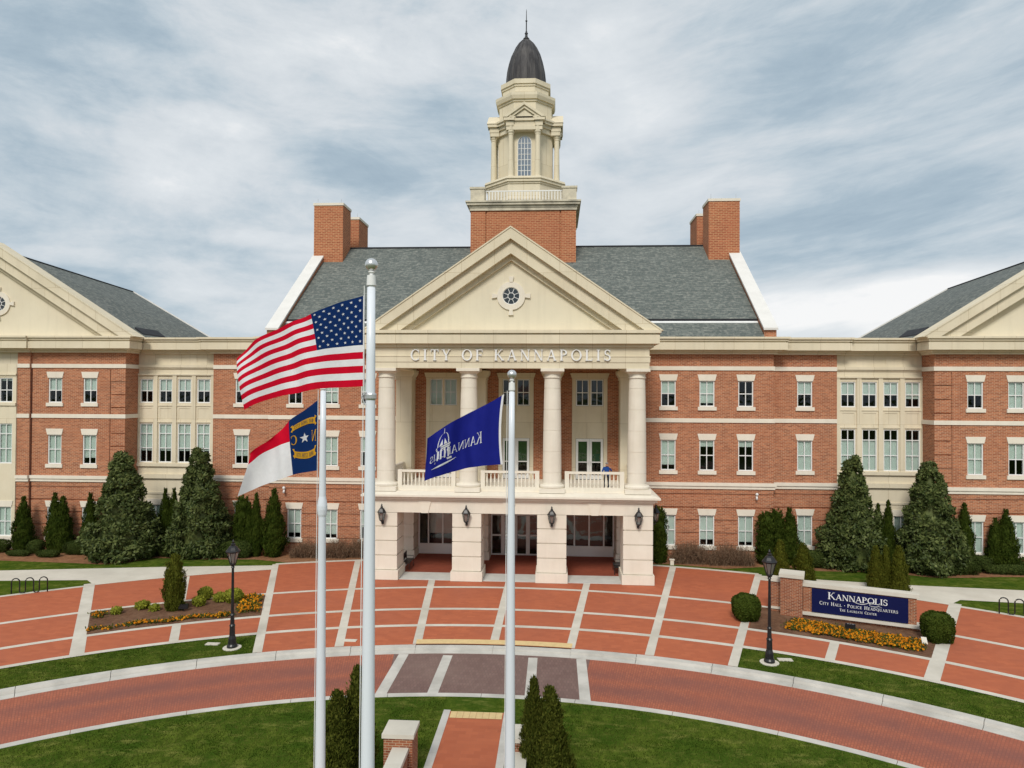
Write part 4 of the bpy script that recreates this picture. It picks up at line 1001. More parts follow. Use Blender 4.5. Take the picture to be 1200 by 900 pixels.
class Cloth:
    """three rows (top, a middle at tm, bottom) of six fly stations, rippled along Y"""
    def __init__(s, y, top, mid, bot, tm, amp, fr, ph): s.y, s.r, s.tm, s.amp, s.fr, s.ph = y, (top, mid, bot), tm, amp, fr, ph
    def row(s, r, u):
        P = s.r[r]; n = len(P)-1; k = min(int(u*n), n-1); f = u*n-k
        g = lambda i: Vector(P[i]) if 0 <= i <= n else (Vector(P[0])*2-Vector(P[1]) if i < 0 else Vector(P[n])*2-Vector(P[n-1]))
        a, b, c, d = g(k-1), g(k), g(k+1), g(k+2)
        return b+(c-a)*(.5*f)+(a*2-b*5+c*4-d)*(.5*f*f)+(b*3-a-c*3+d)*(.5*f**3)
    def __call__(s, u, t, off=0.):
        u = min(max(u, 0), 1); T, Mi, B = (s.row(i, u) for i in range(3)); k = s.tm
        l0 = (t-k)*(t-1)/((0-k)*(0-1)); l1 = t*(t-1)/(k*(k-1)); l2 = t*(t-k)/(1*(1-k))
        p = T*l0+Mi*l1+B*l2
        y = s.y+s.amp*u**.7*(sin(2*pi*(s.fr*u-.28*t)+s.ph)+.4*sin(2*pi*(2.3*s.fr*u+.5*t)+1.3*s.ph))
        return (p.x, y+off, p.y)
def patch(m, F, u0, u1, t0, t1, nu, nt, mi=0, off=0.):
    vs = [F(u0+(u1-u0)*i/nu, t0+(t1-t0)*j/nt, off) for i in range(nu+1) for j in range(nt+1)]
    return m.add(vs, [(i*(nt+1)+j, i*(nt+1)+j+1, (i+1)*(nt+1)+j+1, (i+1)*(nt+1)+j) for i in range(nu) for j in range(nt)], mi)
def decal(m, F, polys, fn, mi=0):
    """print flat outlines on both sides of the cloth; fn maps outline -> (u, t)"""
    for off in (-.007, .007):
        for i, p in enumerate(polys):
            m.poly([F(*fn(a, b), off+(-.0003 if off < 0 else .0003)*(i % 40)) for a, b in p], mi)
def star(r=1., ri=.40): return [(r*sin(k*pi/5)*(1 if k % 2 == 0 else ri), r*cos(k*pi/5)*(1 if k % 2 == 0 else ri)) for k in range(10)]
STAR5 = lambda: [[(0, 0), star()[i-1], star()[i], star()[(i+1) % 10]] for i in range(0, 10, 2)]
# stars and stripes
US = Cloth(10.8, [(-.1,13.62),(-.53,13.5),(-.95,13.32),(-1.35,13.18),(-1.78,12.93),(-2.16,12.62)], [(-.1,12.84),(-.47,12.81),(-.85,12.75),(-1.25,12.65),(-1.66,12.49),(-2.10,12.24)],
           [(-.09,12.19),(-.45,12.17),(-.79,12.15),(-1.16,12.08),(-1.57,12.0),(-2.0,11.81)], 7/13, .10, 2.0, .5)
t = thing('flag', 'stars and stripes flag streaming left from the tallest pole', 'flag', (-.1, 10.8, 12.19))
m = M()
for k in range(13):
    u0 = .4 if k < 7 else .0
    patch(m, US, u0, 1, k/13, (k+1)/13, 30 if k < 7 else 48, 2, k % 2)
obj('striped_field', m, [F_RED, F_WHITE], t, smooth=True)
m = M(); patch(m, US, 0, .4, 0, 7/13, 20, 14); cn = obj('canton', m, F_NAVY, t, smooth=True)
for r in range(9):
    for c in range(6 if r % 2 == 0 else 5):
        uc = .4*((c+.5)/6 if r % 2 == 0 else (c+1)/6)+.004; tcn = 7/13*(r+.75)/9.5
        m = M(); decal(m, US, STAR5(), lambda a, b: (uc-a*.0130, tcn-b*.0195)); obj('star', m, F_WHITE, cn)
m = M(); patch(m, US, 0, .012, 0, 1, 2, 12, off=-.009); obj('header_tape', m, F_WHITE, t)
# state flag, seen from behind
NC = Cloth(14.5, [(-2.10,11.94),(-2.38,11.72),(-2.69,11.5),(-2.98,11.23),(-3.28,10.99),(-3.57,10.77)], [(-2.10,11.19),(-2.36,11.13),(-2.67,11.05),(-2.96,10.95),(-3.28,10.80),(-3.58,10.55)],
           [(-2.10,10.44),(-2.33,10.4),(-2.60,10.35),(-2.94,10.23),(-3.36,10.08),(-3.79,9.88)], .5, .10, 1.7, 1.2)
t = thing('flag', 'red, white and blue state flag with star, drooping from the left pole', 'flag', (-2.1, 14.5, 10.44))
UB = .42
m = M(); patch(m, NC, UB, 1, 0, .5, 28, 12); obj('red_bar', m, F_RED, t, smooth=True)
m = M(); patch(m, NC, UB, 1, .5, 1, 28, 12); obj('white_bar', m, F_WHITE, t, smooth=True)
m = M(); patch(m, NC, 0, UB, 0, 1, 22, 24); obj('blue_field', m, F_NAVY, t, smooth=True)
m = M(); decal(m, NC, STAR5(), lambda a, b: (.225-a*.062, .50-b*.085)); obj('star', m, F_WHITE, t)
for ch, u0 in (('N', .03), ('C', .315)):
    m = M(); decal(m, NC, GL[ch][0], lambda a, b: (u0+a*.10, .575-b*.165)); obj('letter', m, F_GOLD, t)
for tcen, bend, word in ((.235, 1, 'MAY 20TH 1775'), (.765, -1, 'APRIL 12TH 1776')):
    def fn(a, b): return (.03+a*.36, tcen-b*.055+bend*.22*(a-.5)**2*1.0)
    m = M()
    pts = [[(i/16, -.9), ((i+1)/16, -.9), ((i+1)/16, .9), (i/16, .9)] for i in range(1, 15)]+[[(.0, -.6), (.06, -1.3), (.1, 0)], [(.0, 1.3), (.1, .0), (.08, 1.5)], [(1.0, -.6), (.9, 0), (.94, -1.3)], [(1.0, 1.3), (.92, 1.5), (.9, 0)]]
    decal(m, NC, pts, fn); sc_ = obj('scroll', m, F_GOLD, t)
    lay, wid = layout(word, .1); m = M(); 
    for off in (-.020, .020):
        for i, (polys, x, s) in enumerate(lay):
            for q in polys: m.poly([NC(*fn(.14+.72*(x+a)/wid, (b-.5)*1.05), off) for a, b in q])
    obj('motto', m, F_INK, sc_)
# city flag, seen from behind
KF = Cloth(14.5, [(1.83,12.07),(1.53,11.89),(1.21,11.73),(.87,11.55),(.53,11.35),(.21,11.13)], [(1.77,11.34),(1.46,11.27),(1.14,11.16),(.81,11.01),(.5,10.87),(.18,10.65)],
           [(1.81,10.61),(1.52,10.59),(1.18,10.55),(.84,10.46),(.5,10.37),(.16,10.24)], .5, .12, 2.1, 2.2)
t = thing('flag', 'royal blue flag with white cupola emblem, drooping from the right pole', 'flag', (1.8, 14.5, 10.61))
m = M(); patch(m, KF, .03, 1, 0, 1, 48, 26); obj('blue_field', m, F_BLUE, t, smooth=True)
m = M(); patch(m, KF, 0, .03, 0, 1, 2, 26); obj('header_tape', m, F_WHITE, t)
m = M(); lay, wid = layout('KANNAPOLIS', .04)
for i, (polys, x, s) in enumerate(lay):
    k = 1.25 if i in (0,) else 1.
    decal(m, KF, polys, lambda a, b: (.255+.70*(x+a)/wid, .645-b*.150*k))
obj('lettering', m, F_WHITE, t)
m = M(); EC, ET = .755, .43
fnE = lambda a, b: (EC-a*.165, ET-b*.39)
E_ = []
for sgn in (-1, 1):
    n = 10; pr = [(.50*cos(pi/2*i/n)**.8, .10+.62*sin(pi/2*i/n)) for i in range(n+1)]
    for i in range(n): (x0, y0), (x1, y1) = pr[i], pr[i+1]; E_.append([(sgn*x0, y0), (sgn*x1, y1), (sgn*x1*.84, y1-.015), (sgn*x0*.84, y0)])
    E_.append([(sgn*.05, .1), (sgn*.34, .1), (sgn*.1, .42)])
E_ += [[(-.03, .7), (.03, .7), (.015, .98), (-.015, .98)], [(-.62, .0), (.62, .0), (.58, .09), (-.58, .09)], [(-.56, -.1), (.56, -.1), (.56, -.03), (-.56, -.03)]]
for x in (-.48, -.22, .08, .36): E_.append([(x, -.62), (x+.12, -.62), (x+.12, -.12), (x, -.12)])
E_ += [[(-.7, -.74), (.7, -.74), (.66, -.64), (-.66, -.64)]]
for i in range(14):
    a0, a1 = i/14, (i+1)/14; yb = lambda a: -.96-.10*sin(pi*a)+.16*a; E_.append([(-1.0+2*a0, yb(a0)), (-1.0+2*a1, yb(a1)), (-1.0+2*a1, yb(a1)+.09*sin(pi*a1)+.01), (-1.0+2*a0, yb(a0)+.09*sin(pi*a0)+.01)])
decal(m, KF, E_, fnE); obj('emblem', m, F_WHITE, t)

# ------------------------------------------------------------------ monument sign
t = thing('monument_sign', 'brick monument sign with dark blue name panel and a capped brick pier at its left', 'sign', (18.9, 38.1, 0))
ang = atan2(37.0-39.0, 21.5-16.35); O_ = Vector((16.35, 39.0, 0)); dx = Vector((cos(ang), sin(ang), 0)); dn = Vector((-sin(ang), cos(ang), 0))
def sgn_box(m, a0, a1, b0, b1, z0, z1):
    q = [O_+dx*a+dn*b for a, b in ((a0, b0), (a1, b0), (a1, b1), (a0, b1))]
    return m.zpr([(p.x, p.y) for p in q], z0, z1)
LW = 5.52
m = M(); sgn_box(m, 0, LW, .10, .62, 0, .16); sgn_box(m, 0.02, LW-.12, .14, .58, .16, 1.66); sgn_box(m, -1.75, -1.12, .45, .95, 0, 1.66); obj('brick_wall', m, BRICK_D, t)
m = M(); sgn_box(m, 0, LW+.1, -.06, .70, .162, .30); sgn_box(m, -.02, LW, .06, .68, 1.662, 1.86); sgn_box(m, -1.8, -1.1, .38, 1.0, 1.662, 1.86); sgn_box(m, -1.8, -1.1, .38, 1.0, .162, .28); obj('stone_coping', m, CONC, t)
m = M(); sgn_box(m, -1.12, 0, -.12, .9, 0, 2.08); sgn_box(m, -.9, -.22, -.15, .0, .35, 1.85); pr = obj('brick_pier', m, BRICK_D, t)
m = M(); sgn_box(m, -1.2, .08, -.2, .98, 2.082, 2.27); obj('pier_cap', m, CONC, pr)
m = M(); sgn_box(m, .46, 5.02, .06, .15, .34, 1.60); pn = obj('name_panel', m, SIGNBLUE, t)
def sign_text(name, text, a0, a1, z0, h, gap, mat=LETTER):
    lay, wid = layout(text, gap); m = M(); sx = (a1-a0)/wid
    for (polys, x, s) in lay:
        for i, p in enumerate(polys):
            yy = .048-.0007*i
            q = [O_+dx*(a0+(x+u*s)*sx) for u, v in p]
            f0 = [(w.x+dn.x*yy, w.y+dn.y*yy, z0+v*s*h) for w, (u, v) in zip(q, p)]; m.poly(f0)
            n = len(p); f1 = [(w.x+dn.x*.0595, w.y+dn.y*.0595, z0+v*s*h) for w, (u, v) in zip(q, p)]
            m.add(f0+f1, [(k, (k+1) % n, n+(k+1) % n, n+k) for k in range(n)])
    return obj(name, m, mat, pn)
sign_text('lettering', smallcaps('Kannapolis', .82), 1.25, 4.10, 1.13, .37, .0)
sign_text('lettering', smallcaps('City Hall . Police Headquarters', .78), .84, 4.56, .80, .175, .10)
sign_text('lettering', smallcaps('The Laureate Center', .78), 1.82, 3.58, .56, .135, .12)
m = M()                                      # flourish under the name
def ribbon(pts, ws, yy):
    for i in range(len(pts)-1):
        (a, z), (b, w) = pts[i], pts[i+1]; q = []
        d = Vector((b-a, w-z)).normalized(); n = Vector((-d.y, d.x))
        for (u, v), k, s in (((a, z), ws[i], -1), ((b, w), ws[i+1], -1), ((b, w), ws[i+1], 1), ((a, z), ws[i], 1)):
            p = O_+dx*(u+n.x*k*s)+dn*yy; q.append((p.x, p.y, v+n.y*k*s))
        m.poly(q)
cur = []
for i in range(40):
    f = i/39; cur.append((2.40+1.10*f, 1.17-.12*sin(pi*min(1, f*1.25))+.10*max(0, f-.5)))
ribbon(cur, [.004+.009*sin(pi*i/39) for i in range(40)], .0535)
cur = [(3.46+.22*cos(a), 1.07+.075*sin(a)) for a in [pi*.15+i*2*pi*.93/30 for i in range(31)]]+[(3.72, 1.02), (3.82, .99)]
ribbon(cur, [.005+.008*abs(sin(i*.2)) for i in range(len(cur))], .0525); obj('flourish', m, LETTER, pn)

# ------------------------------------------------------------------ street lamps
def street_lamp(label, x, y):
    t = thing('street_lamp', label, 'street lamp', (x, y, 0), 'street lamps at the kerb lawn')
    m = M(); m.lathe([(.42, -.02), (.42, .03), (.40, .04)], x, y, 24); obj('footing', m, CONC, t)
    m = M(); m.lathe([(.24, .04), (.24, .12), (.19, .2), (.17, .45), (.13, .6), (.12, 1.0), (.14, 1.05), (.1, 1.12), (.085, 1.5), (.11, 1.55), (.075, 1.62), (.065, 2.6), (.055, 3.75), (.09, 3.78), (.06, 3.84)], x, y, 16); obj('post', m, BLACK, t, smooth=False)
    m = M(); m.lathe([(.06, 3.84), (.12, 3.88), (.15, 3.95), (.14, 3.98)], x, y, 8); m.lathe([(.33, 4.50), (.35, 4.55), (.28, 4.62), (.2, 4.74), (.1, 4.82), (.11, 4.88), (.05, 4.92), (.06, 5.0), (.01, 5.1)], x, y, 8)
    for k in range(8): a = pi/4*k; m.tube([(x+.14*cos(a), y+.14*sin(a), 3.97), (x+.30*cos(a), y+.30*sin(a), 4.51)], .017, 5)
    hd = obj('lamp_head', m, BLACK, t)
    m = M(); m.lathe([(.12, 3.98), (.28, 4.50)], x, y, 8, cap=False); obj('lamp_glass', m, GLASS_L, hd)
    m = M(); m.lathe([(.10, 3.98), (.17, 4.25), (.20, 4.46), (.02, 4.47)], x, y, 12); obj('lamp_tube', m, WHITE, hd)
    return t
street_lamp('black lantern street lamp on the grass left of the flagpoles, by the flower bed', -12.25, 32.25)
street_lamp('black lantern street lamp on the grass in front of the blue sign', 12.58, 32.3)
for x, y, lb in ((-13.4, 31.95+.7, 'flat pale valve cover in the grass beside the left street lamp'), (13.4, 32.1+.6, 'flat pale valve cover in the grass beside the right street lamp'), (-7.0, 33.6, 'flat pale access cover set in the red paving near the kerb')):
    m = M(); m.box(x-.32, x+.32, y-.16, y+.16, -.05, .022); m.box(x-.27, x+.27, y-.11, y+.11, .0225, .028); tag(obj('access_cover', m, CONC, at=(x, y, 0)), lb, 'cover')

# bike racks
def bike_rack(label, x, y, rot):
    pts = []
    for k in range(3):
        c = k*.72
        pts += [(c-.21, 0, .12 if k else 0), (c-.21, 0, .68)]+[(c-.21*cos(a), 0, .68+.21*sin(a)) for a in [pi*i/8 for i in range(1, 8)]]+[(c+.21, 0, .68), (c+.21, 0, .12 if k < 2 else 0)]
        if k < 2: pts += [(c+.36-.15*cos(a), 0, .12-.12*sin(a)) for a in [pi*i/6 for i in range(1, 6)]]
    m = M(); R = Matrix.Rotation(rot, 3, 'Z'); m.tube([R @ Vector((p[0], p[1], p[2]))+Vector((x, y, .02)) for p in pts], .035, 8)
    return tag(obj('bike_rack', m, BLACK, at=(x, y, 0), smooth=True), label, 'bike rack', 'bike racks on the corner lawns')
bike_rack('black looped bike rack at the far left edge of the plaza', -29.0, 39.75, .35)
bike_rack('black looped bike rack at the far right edge of the plaza', 27.7, 40.4, -.35)

# benches / chairs in the porch
def porch_bench(label, x, y, s):
    t = thing('bench', label, 'bench', (x, y, 0), 'benches against the porch flanks')
    w, d = 1.5, .5
    m = M(); m.box(x-.25, x+.25, y-.75, y+.75, .50, .54); obj('seat', m, BLACK, t)
    m = M(); m.box(*sorted((x-s*.25, x-s*.29)), y-.75, y+.75, .62, 1.05); obj('backrest', m, BLACK, t)
    for yy in (y-.68, y+.68):
        m = M(); m.tube([(x+s*.22, yy, .03), (x+s*.22, yy, .5)], .025, 6); m.tube([(x-s*.22, yy, .03), (x-s*.27, yy, 1.0)], .025, 6); m.tube([(x-s*.26, yy, .74), (x+s*.24, yy, .74), (x+s*.22, yy, .5)], .02, 6); obj('leg', m, BLACK, t)
    return t
porch_bench('black metal bench between the left porch piers', -7.12, 47.6, 1)
porch_bench('black metal bench between the right porch piers', 7.12, 47.6, -1)

# ------------------------------------------------------------------ gate walls in front
for s, side in ((-1, 'left'), (1, 'right')):
    t = thing('garden_wall', 'low brick wall with stone-capped end pier %s of the central walk' % side, 'wall', (s*1.95, 19, 0), 'entrance walls beside the central walk')
    xa, xb = sorted((s*1.46, s*2.36)); m = M(); m.box(xa, xb, 21.5, 22.35, 0, 1.40); p = obj('brick_pier', m, BRICK_D, t)
    m = M(); m.box(xa-.05, xb+.05, 21.44, 22.41, 1.402, 1.53); obj('pier_cap', m, CONC, p)
    xa, xb = sorted((s*1.60, s*2.05)); m = M(); m.box(xa, xb, 14.5, 21.5, 0, .98); w = obj('brick_wall', m, BRICK_D, t)
    m = M()
    for i in range(7): m.box(xa-.03, xb+.03, 14.5+i, 15.49+i, .982, 1.12)
    obj('wall_coping', m, CONC, w)

# ------------------------------------------------------------------ plants
rnd = random.Random(3)
def leafq(m, p, n, up, l, w, mi=0):
    """one leaf: a bent diamond of two triangles pairs"""
    n = n.normalized(); a = n.cross(up)
    a = a.normalized() if a.length > 1e-4 else Vector((1, 0, 0)); b = a.cross(n)
    tip = p+b*l+n*l*.15; m.add([p-b*l*.1, p+a*w+b*l*.45, tip, p-a*w+b*l*.45], [(0, 1, 2, 3)], mi)
def rvec(r=rnd): return Vector((r.gauss(0, 1), r.gauss(0, 1), r.gauss(0, 1))).normalized()
def crown_cone(h, r, n, prof, seed, ll=.17, lw=.035, twin=None):
    q = random.Random(seed); m = M()
    axes = twin or [(0, 0, h, r)]
    for (ax, ay, hh, rr) in axes:
        ph = [q.uniform(0, 6.28) for _ in range(6)]
        core = [(max(.01, rr*.72*prof(t)), .02+hh*t*.97) for t in [i/14 for i in range(15)]]
        m.lathe(core, ax, ay, 12, cap=False)
        k = int(n/len(axes)/15)
        for _ in range(k):
            t = 1-sqrt(q.random()) if q.random() < .72 else q.random()
            t = min(t, .97); a = q.uniform(0, 2*pi)
            lump = 1+.12*sin(3*a+ph[0]+9*t)+.08*sin(5*a+ph[1]-14*t)+.08*sin(23*t+ph[2]+2*a)+.05*sin(41*t+ph[3]-4*a)
            rad = rr*prof(t)*lump*(q.uniform(.70, .98) if q.random() > .06 else q.uniform(.95, 1.10))+.01
            out = Vector((cos(a), sin(a), 0)); side = Vector((-sin(a), cos(a), 0)); p = Vector((ax+rad*cos(a), ay+rad*sin(a), hh*t*.97))
            d = (out*q.uniform(.1, .5)+Vector((0, 0, 1))+rvec(q)*.22).normalized(); ln = ll*q.uniform(1.3, 2.4)
            for _j in range(15):
                f = q.random(); pp = p+d*ln*(f-.35)+side*q.gauss(0, .05)*(1.2-f*.7)+out*q.gauss(.0, .03)
                leafq(m, pp, out+rvec(q)*.5+side*q.gauss(0, .3), d+rvec(q)*.45, ll*q.uniform(.5, 1.05), lw*q.uniform(.6, 1.15))
    return m
flame = lambda t: (min(1, .62+t*2.2) if t < .17 else 1.0)*max(0, 1-((t-.1)/.9)**1.75 if t > .1 else 1)**.9
cone = lambda t: (min(1, .75+t*2.5) if t < .1 else 1.)*max(0, 1-t)**.72
colm = lambda t: (min(1, .8+t*2) if t < .1 else 1.)*(1 if t < .8 else max(0, 1-((t-.8)/.2)**2)**.5)
def proto(name, crown, mat, h, label='', cat='tree', r0=.06):
    t = bpy.data.objects.new(name, None); COL.objects.link(t); WLOC[t.name] = Vector((0, 0, 0)); t['category'] = cat
    obj('crown', crown, mat, t)
    m = M(); m.tube([(0, 0, -.02), (.01, 0, h*.3), (0, .01, h*.75)], [r0, r0*.8, r0*.3], 8); obj('trunk', m, BARK, t)
    return t
PRO = {}
PRO['flame'] = proto('arborvitae', crown_cone(4.0, .74, 11000, flame, 11), ARBOR, 4.0)
PRO['cone'] = proto('arborvitae', crown_cone(2.6, .72, 9000, cone, 12, .14, .03), ARBOR_Y, 2.6)
PRO['column'] = proto('arborvitae', crown_cone(4.0, .57, 11000, colm, 13), ARBOR, 4.0)
PRO['bed'] = proto('arborvitae', crown_cone(3.0, .64, 11000, lambda t: colm(t)*(.80+.2*sin(pi*min(1, t*1.3)))*(1 if t < .55 else max(.0, 1-((t-.55)/.5)**2)**.5), 14, .13, .03), ARBOR_Y, 3.0)
PRO['near'] = proto('arborvitae', crown_cone(3.3, .54, 20000, lambda t: flame(t)*.98, 15, .13, .026), ARBOR_N, 3.3)
USED = set()
def plant(kind, x, y, h, r, label, group, rot=None, cat='tree'):
    src = PRO[kind]; base_h, base_r = {'flame': (4., .72), 'cone': (2.6, .72), 'column': (4., .55), 'bed': (3., .64), 'near': (3.3, .52), 'mag1': (7.8, 2.75), 'mag2': (7.8, 2.5)}[kind]
    sc = (r/base_r, r/base_r, h/base_h); rot = rnd.uniform(0, 6.28) if rot is None else rot
    if kind not in USED: USED.add(kind); o = src; o.location = (x, y, 0); o.scale = sc; o.rotation_euler = (0, 0, rot); o['label'] = label
    else: o = dup(src, None, (x, y, 0), rot, sc, label)
    o['group'] = group; o['category'] = cat; return o
def crown_magnolia(h, r, seed):
    q = random.Random(seed); m = M()
    prof = lambda t: max(.05, (min(1, .72+t*1.6) if t < .18 else 1.)*max(0, 1-((t-.08)/.95) if t > .08 else 1)**.92)
    m.lathe([(r*.68*prof(t), .3+h*.92*t) for t in [i/12 for i in range(13)]], 0, 0, 14, cap=False)
    for i in range(250):
        t = 1-(q.random())**.62; t = min(.985, max(.02, t)); a = q.uniform(0, 2*pi)
        rad = r*prof(t)*(1+.10*sin(3*a+11*t)+.08*sin(2*a-7*t+seed))*q.uniform(.62, .95); c = Vector((rad*cos(a), rad*sin(a), .15+h*t)); cr = q.uniform(.34, .66)*(1-.45*t)
        out = Vector((cos(a), sin(a), .35)).normalized()
        for _ in range(70):
            d = (rvec(q)+out*.55).normalized(); p = c+Vector((d.x*cr*1.15, d.y*cr*1.15, d.z*cr*.8))*q.uniform(.75, 1.05)
            leafq(m, p, d+rvec(q)*.7+Vector((0, 0, .25)), d+Vector((0, 0, .4))+rvec(q)*.7, q.uniform(.20, .34), q.uniform(.06, .10))
    return m
PRO['mag1'] = proto('magnolia_tree', crown_magnolia(7.8, 2.75, 21), MAGN, 7.8, r0=.16); PRO['mag2'] = proto('magnolia_tree', crown_magnolia(7.8, 2.5, 22), MAGN, 7.8, r0=.16)
g = 'magnolias against the stone bays'
plant('mag1', -28.3, 48.9, 7.55, 2.62, 'broad glossy magnolia, leftmost of the four, beside the left wing windows', g, 0)
plant('mag2', -23.25, 50.3, 7.85, 2.25, 'glossy magnolia in front of the left stone bay, right of the leftmost one', g, 1)
plant('mag2', 23.55, 50.2, 7.8, 2.1, 'glossy magnolia behind the left part of the blue sign', g, 3)
plant('mag1', 28.65, 49.9, 7.35, 2.35, 'glossy magnolia behind the right end of the blue sign, rightmost of the four', g, 4)
g = 'arborvitae along the building'
for k, x, y, h, r, lb in [
 ('flame', -36.75, 50.1, 4.1, .70, 'dark conifer under the leftmost window, nearest the left edge'),
 ('flame', -34.45, 50.3, 4.4, .62, 'dark conifer left of the pair between the two left wing windows'),
 ('flame', -33.75, 50.2, 4.15, .66, 'dark conifer right of the pair between the two left wing windows'),
 ('flame', -31.75, 50.4, 4.4, .62, 'dark conifer half hidden behind the leftmost magnolia'),
 ('flame', -26.25, 50.9, 4.75, .55, 'dark conifer in shade between the two left magnolias, left of its pair'),
 ('flame', -25.7, 51.1, 4.75, .5, 'dark conifer in shade between the two left magnolias, right of its pair'),
 ('column', -20.2, 50.7, 4.3, .55, 'blunt dark conifer under the tip of the state flag'),
 ('flame', -19.6, 50.5, 3.9, .45, 'smallest dark conifer of the row under the state flag'),
 ('flame', -18.95, 50.2, 4.6, .52, 'slim pointed conifer in the row under the state flag'),
 ('flame', -17.65, 50.3, 4.9, .82, 'broadest conifer of the row under the state flag, beside a window'),
 ('column', 10.35, 50.8, 3.95, .52, 'clipped dark conifer column tight against the right side of the portico'),
 ('column', 17.95, 50.9, 3.65, .62, 'rounded dark conifer behind the street lamp, left of its trio'),
 ('column', 18.75, 51.2, 3.85, .5, 'dark conifer in the middle of the trio behind the right street lamp'),
 ('flame', 19.55, 50.9, 4.0, .72, 'dark conifer at the right of the trio behind the right street lamp'),
 ('flame', 25.75, 51.1, 4.35, .5, 'dark conifer between the two right magnolias, left of its pair'),
 ('flame', 26.4, 51.0, 4.6, .5, 'dark conifer between the two right magnolias, right of its pair'),
 ('flame', 31.35, 50.6, 4.55, .62, 'dark conifer just right of the rightmost magnolia'),
 ('flame', 33.35, 50.5, 3.6, .55, 'short dark conifer of the pair between the two right wing windows'),
 ('flame', 34.0, 50.4, 4.2, .72, 'taller dark conifer of the pair between the two right wing windows')]:
    plant(k, x, y, h, r, lb, g)
g = 'small conifers behind the sign'
for x, y, h, r, lb in [(17.55, 46.6, 2.6, .68, 'small olive conifer behind the sign pier, left one of two'), (18.95, 46.4, 2.45, .78, 'small olive conifer behind the sign pier, right one of two'),
                       (22.7, 44.6, 2.75, .58, 'small olive conifer behind the sign panel, left of three'), (23.45, 44.9, 2.7, .5, 'small olive conifer behind the sign panel, middle of three'), (24.0, 44.4, 2.8, .66, 'small olive conifer behind the sign panel, right of three')]:
    plant('cone', x, y, h, r, lb, g)
plant('bed', -18.0, 37.5, 3.1, .54, 'solitary olive conifer standing in the left flower bed', 'conifer in the flower bed')
g = 'conifers beside the central walk'
for x, y, h, r, lb in [(-3.30, 21.9, 3.45, .52, 'near conifer behind the tallest flagpole, taller one of the left pair'), (-3.72, 21.2, 2.95, .58, 'near conifer left of the tallest flagpole, lower one of the left pair'),
                       (2.28, 21.5, 3.4, .42, 'near conifer right of the walk, slimmer and taller of the right pair'), (2.78, 21.2, 3.25, .60, 'near conifer right of the walk, broader one of the right pair')]:
    plant('near', x, y, h, r, lb, g)

# clipped shrubs and hedges: leaf shells over a rounded body
def leafy_box(m, x0, x1, y0, y1, h, n, q, pw=4., ll=.07, lw=.022, core=True, z0=0.):
    cx, cy, rx, ry = (x0+x1)/2, (y0+y1)/2, (x1-x0)/2, (y1-y0)/2
    if core: m.sphere((cx, cy, z0+h*.42), (rx*.84, ry*.84, h*.46), 14, 8)
    for _ in range(n):
        d = rvec(q); d = Vector((d.x, d.y, d.z)); k = (abs(d.x)**pw+abs(d.y)**pw+abs(d.z)**pw)**(-1/pw)
        s = q.uniform(.90, 1.0)*(1+.04*sin(7*d.x+3*d.z)+.04*sin(9*d.y))
        p = Vector((cx+d.x*k*rx*s, cy+d.y*k*ry*s, max(z0+.01, z0+h/2+d.z*k*h/2*s)))
        leafq(m, p, d+rvec(q)*.7, rvec(q)+Vector((0, 0, .6)), ll*q.uniform(.7, 1.3), lw*q.uniform(.7, 1.3))
    return m
q = random.Random(5)
def shrub(name, label, cat, boxes, mat, dens, group, pw=4., ll=.07, lw=.022):
    m = M()
    for x0, x1, y0, y1, h in boxes:
        area = 2*((x1-x0)*(y1-y0)+(x1-x0)*h+(y1-y0)*h); leafy_box(m, x0, x1, y0, y1, h, int(area*dens), q, pw, ll, lw)
    b = boxes[0]; return tag(obj(name, m, mat, at=((b[0]+b[1])/2, (b[2]+b[3])/2, 0)), label, cat, group)
shrub('boxwood', 'round clipped boxwood at the left end of the blue sign', 'shrub', [(12.45, 13.85, 37.6, 39.0, 1.35)], BOX, 900, 'clipped bushes at the sign ends', 2.8, .09, .032)
shrub('boxwood', 'squarish clipped boxwood at the right end of the blue sign', 'shrub', [(21.05, 22.35, 35.1, 36.4, 1.38)], BOX, 900, 'clipped bushes at the sign ends', 3.6, .09, .032)
g = 'low hedges along the building'
for lb, bx in [
 ('low dark hedge at the far left edge under the windows', [(-40.5, -37.6, 49.3, 50.4, .95)]),
 ('low dark hedge between the leftmost single and paired conifers', [(-36.0, -35.0, 49.3, 50.3, .95)]),
 ('low dark hedge left of the leftmost magnolia', [(-33.2, -31.3, 49.2, 50.3, .95)]),
 ('trailing hedge at the foot of the leftmost magnolia', [(-30.3, -27.6, 47.7, 49.1, .85), (-27.7, -25.9, 48.3, 50.3, .95)]),
 ('long rounded hedge under the magnolia at the left stone bay', [(-25.9, -23.4, 49.0, 50.6, .85), (-23.6, -21.2, 48.9, 50.4, .85), (-21.4, -19.0, 49.1, 50.6, 1.15)]),
 ('rounded hedge left of the magnolia behind the sign', [(19.6, 22.2, 49.7, 51.2, 1.1)]),
 ('dark hedge under the magnolia behind the left of the sign', [(22.2, 24.9, 49.2, 50.7, .85)]),
 ('long hedge under the rightmost magnolia', [(25.5, 27.6, 48.9, 50.4, .8), (27.4, 30.0, 48.3, 49.8, .85), (29.6, 31.6, 48.6, 50.2, 1.3)]),
 ('low hedge between the right wing conifers', [(31.7, 33.2, 49.9, 51.0, .95)]),
 ('low clipped hedge along the front of the right wing bed', [(31.9, 37.5, 49.0, 49.9, .6)]),
 ('dark hedge at the far right edge under the window', [(34.8, 38.0, 50.1, 51.0, .95)])]:
    shrub('hedge', lb, 'hedge', bx, HEDGE, 380, g, 3.2, .09, .03)
g = 'low tufts before the left wing'
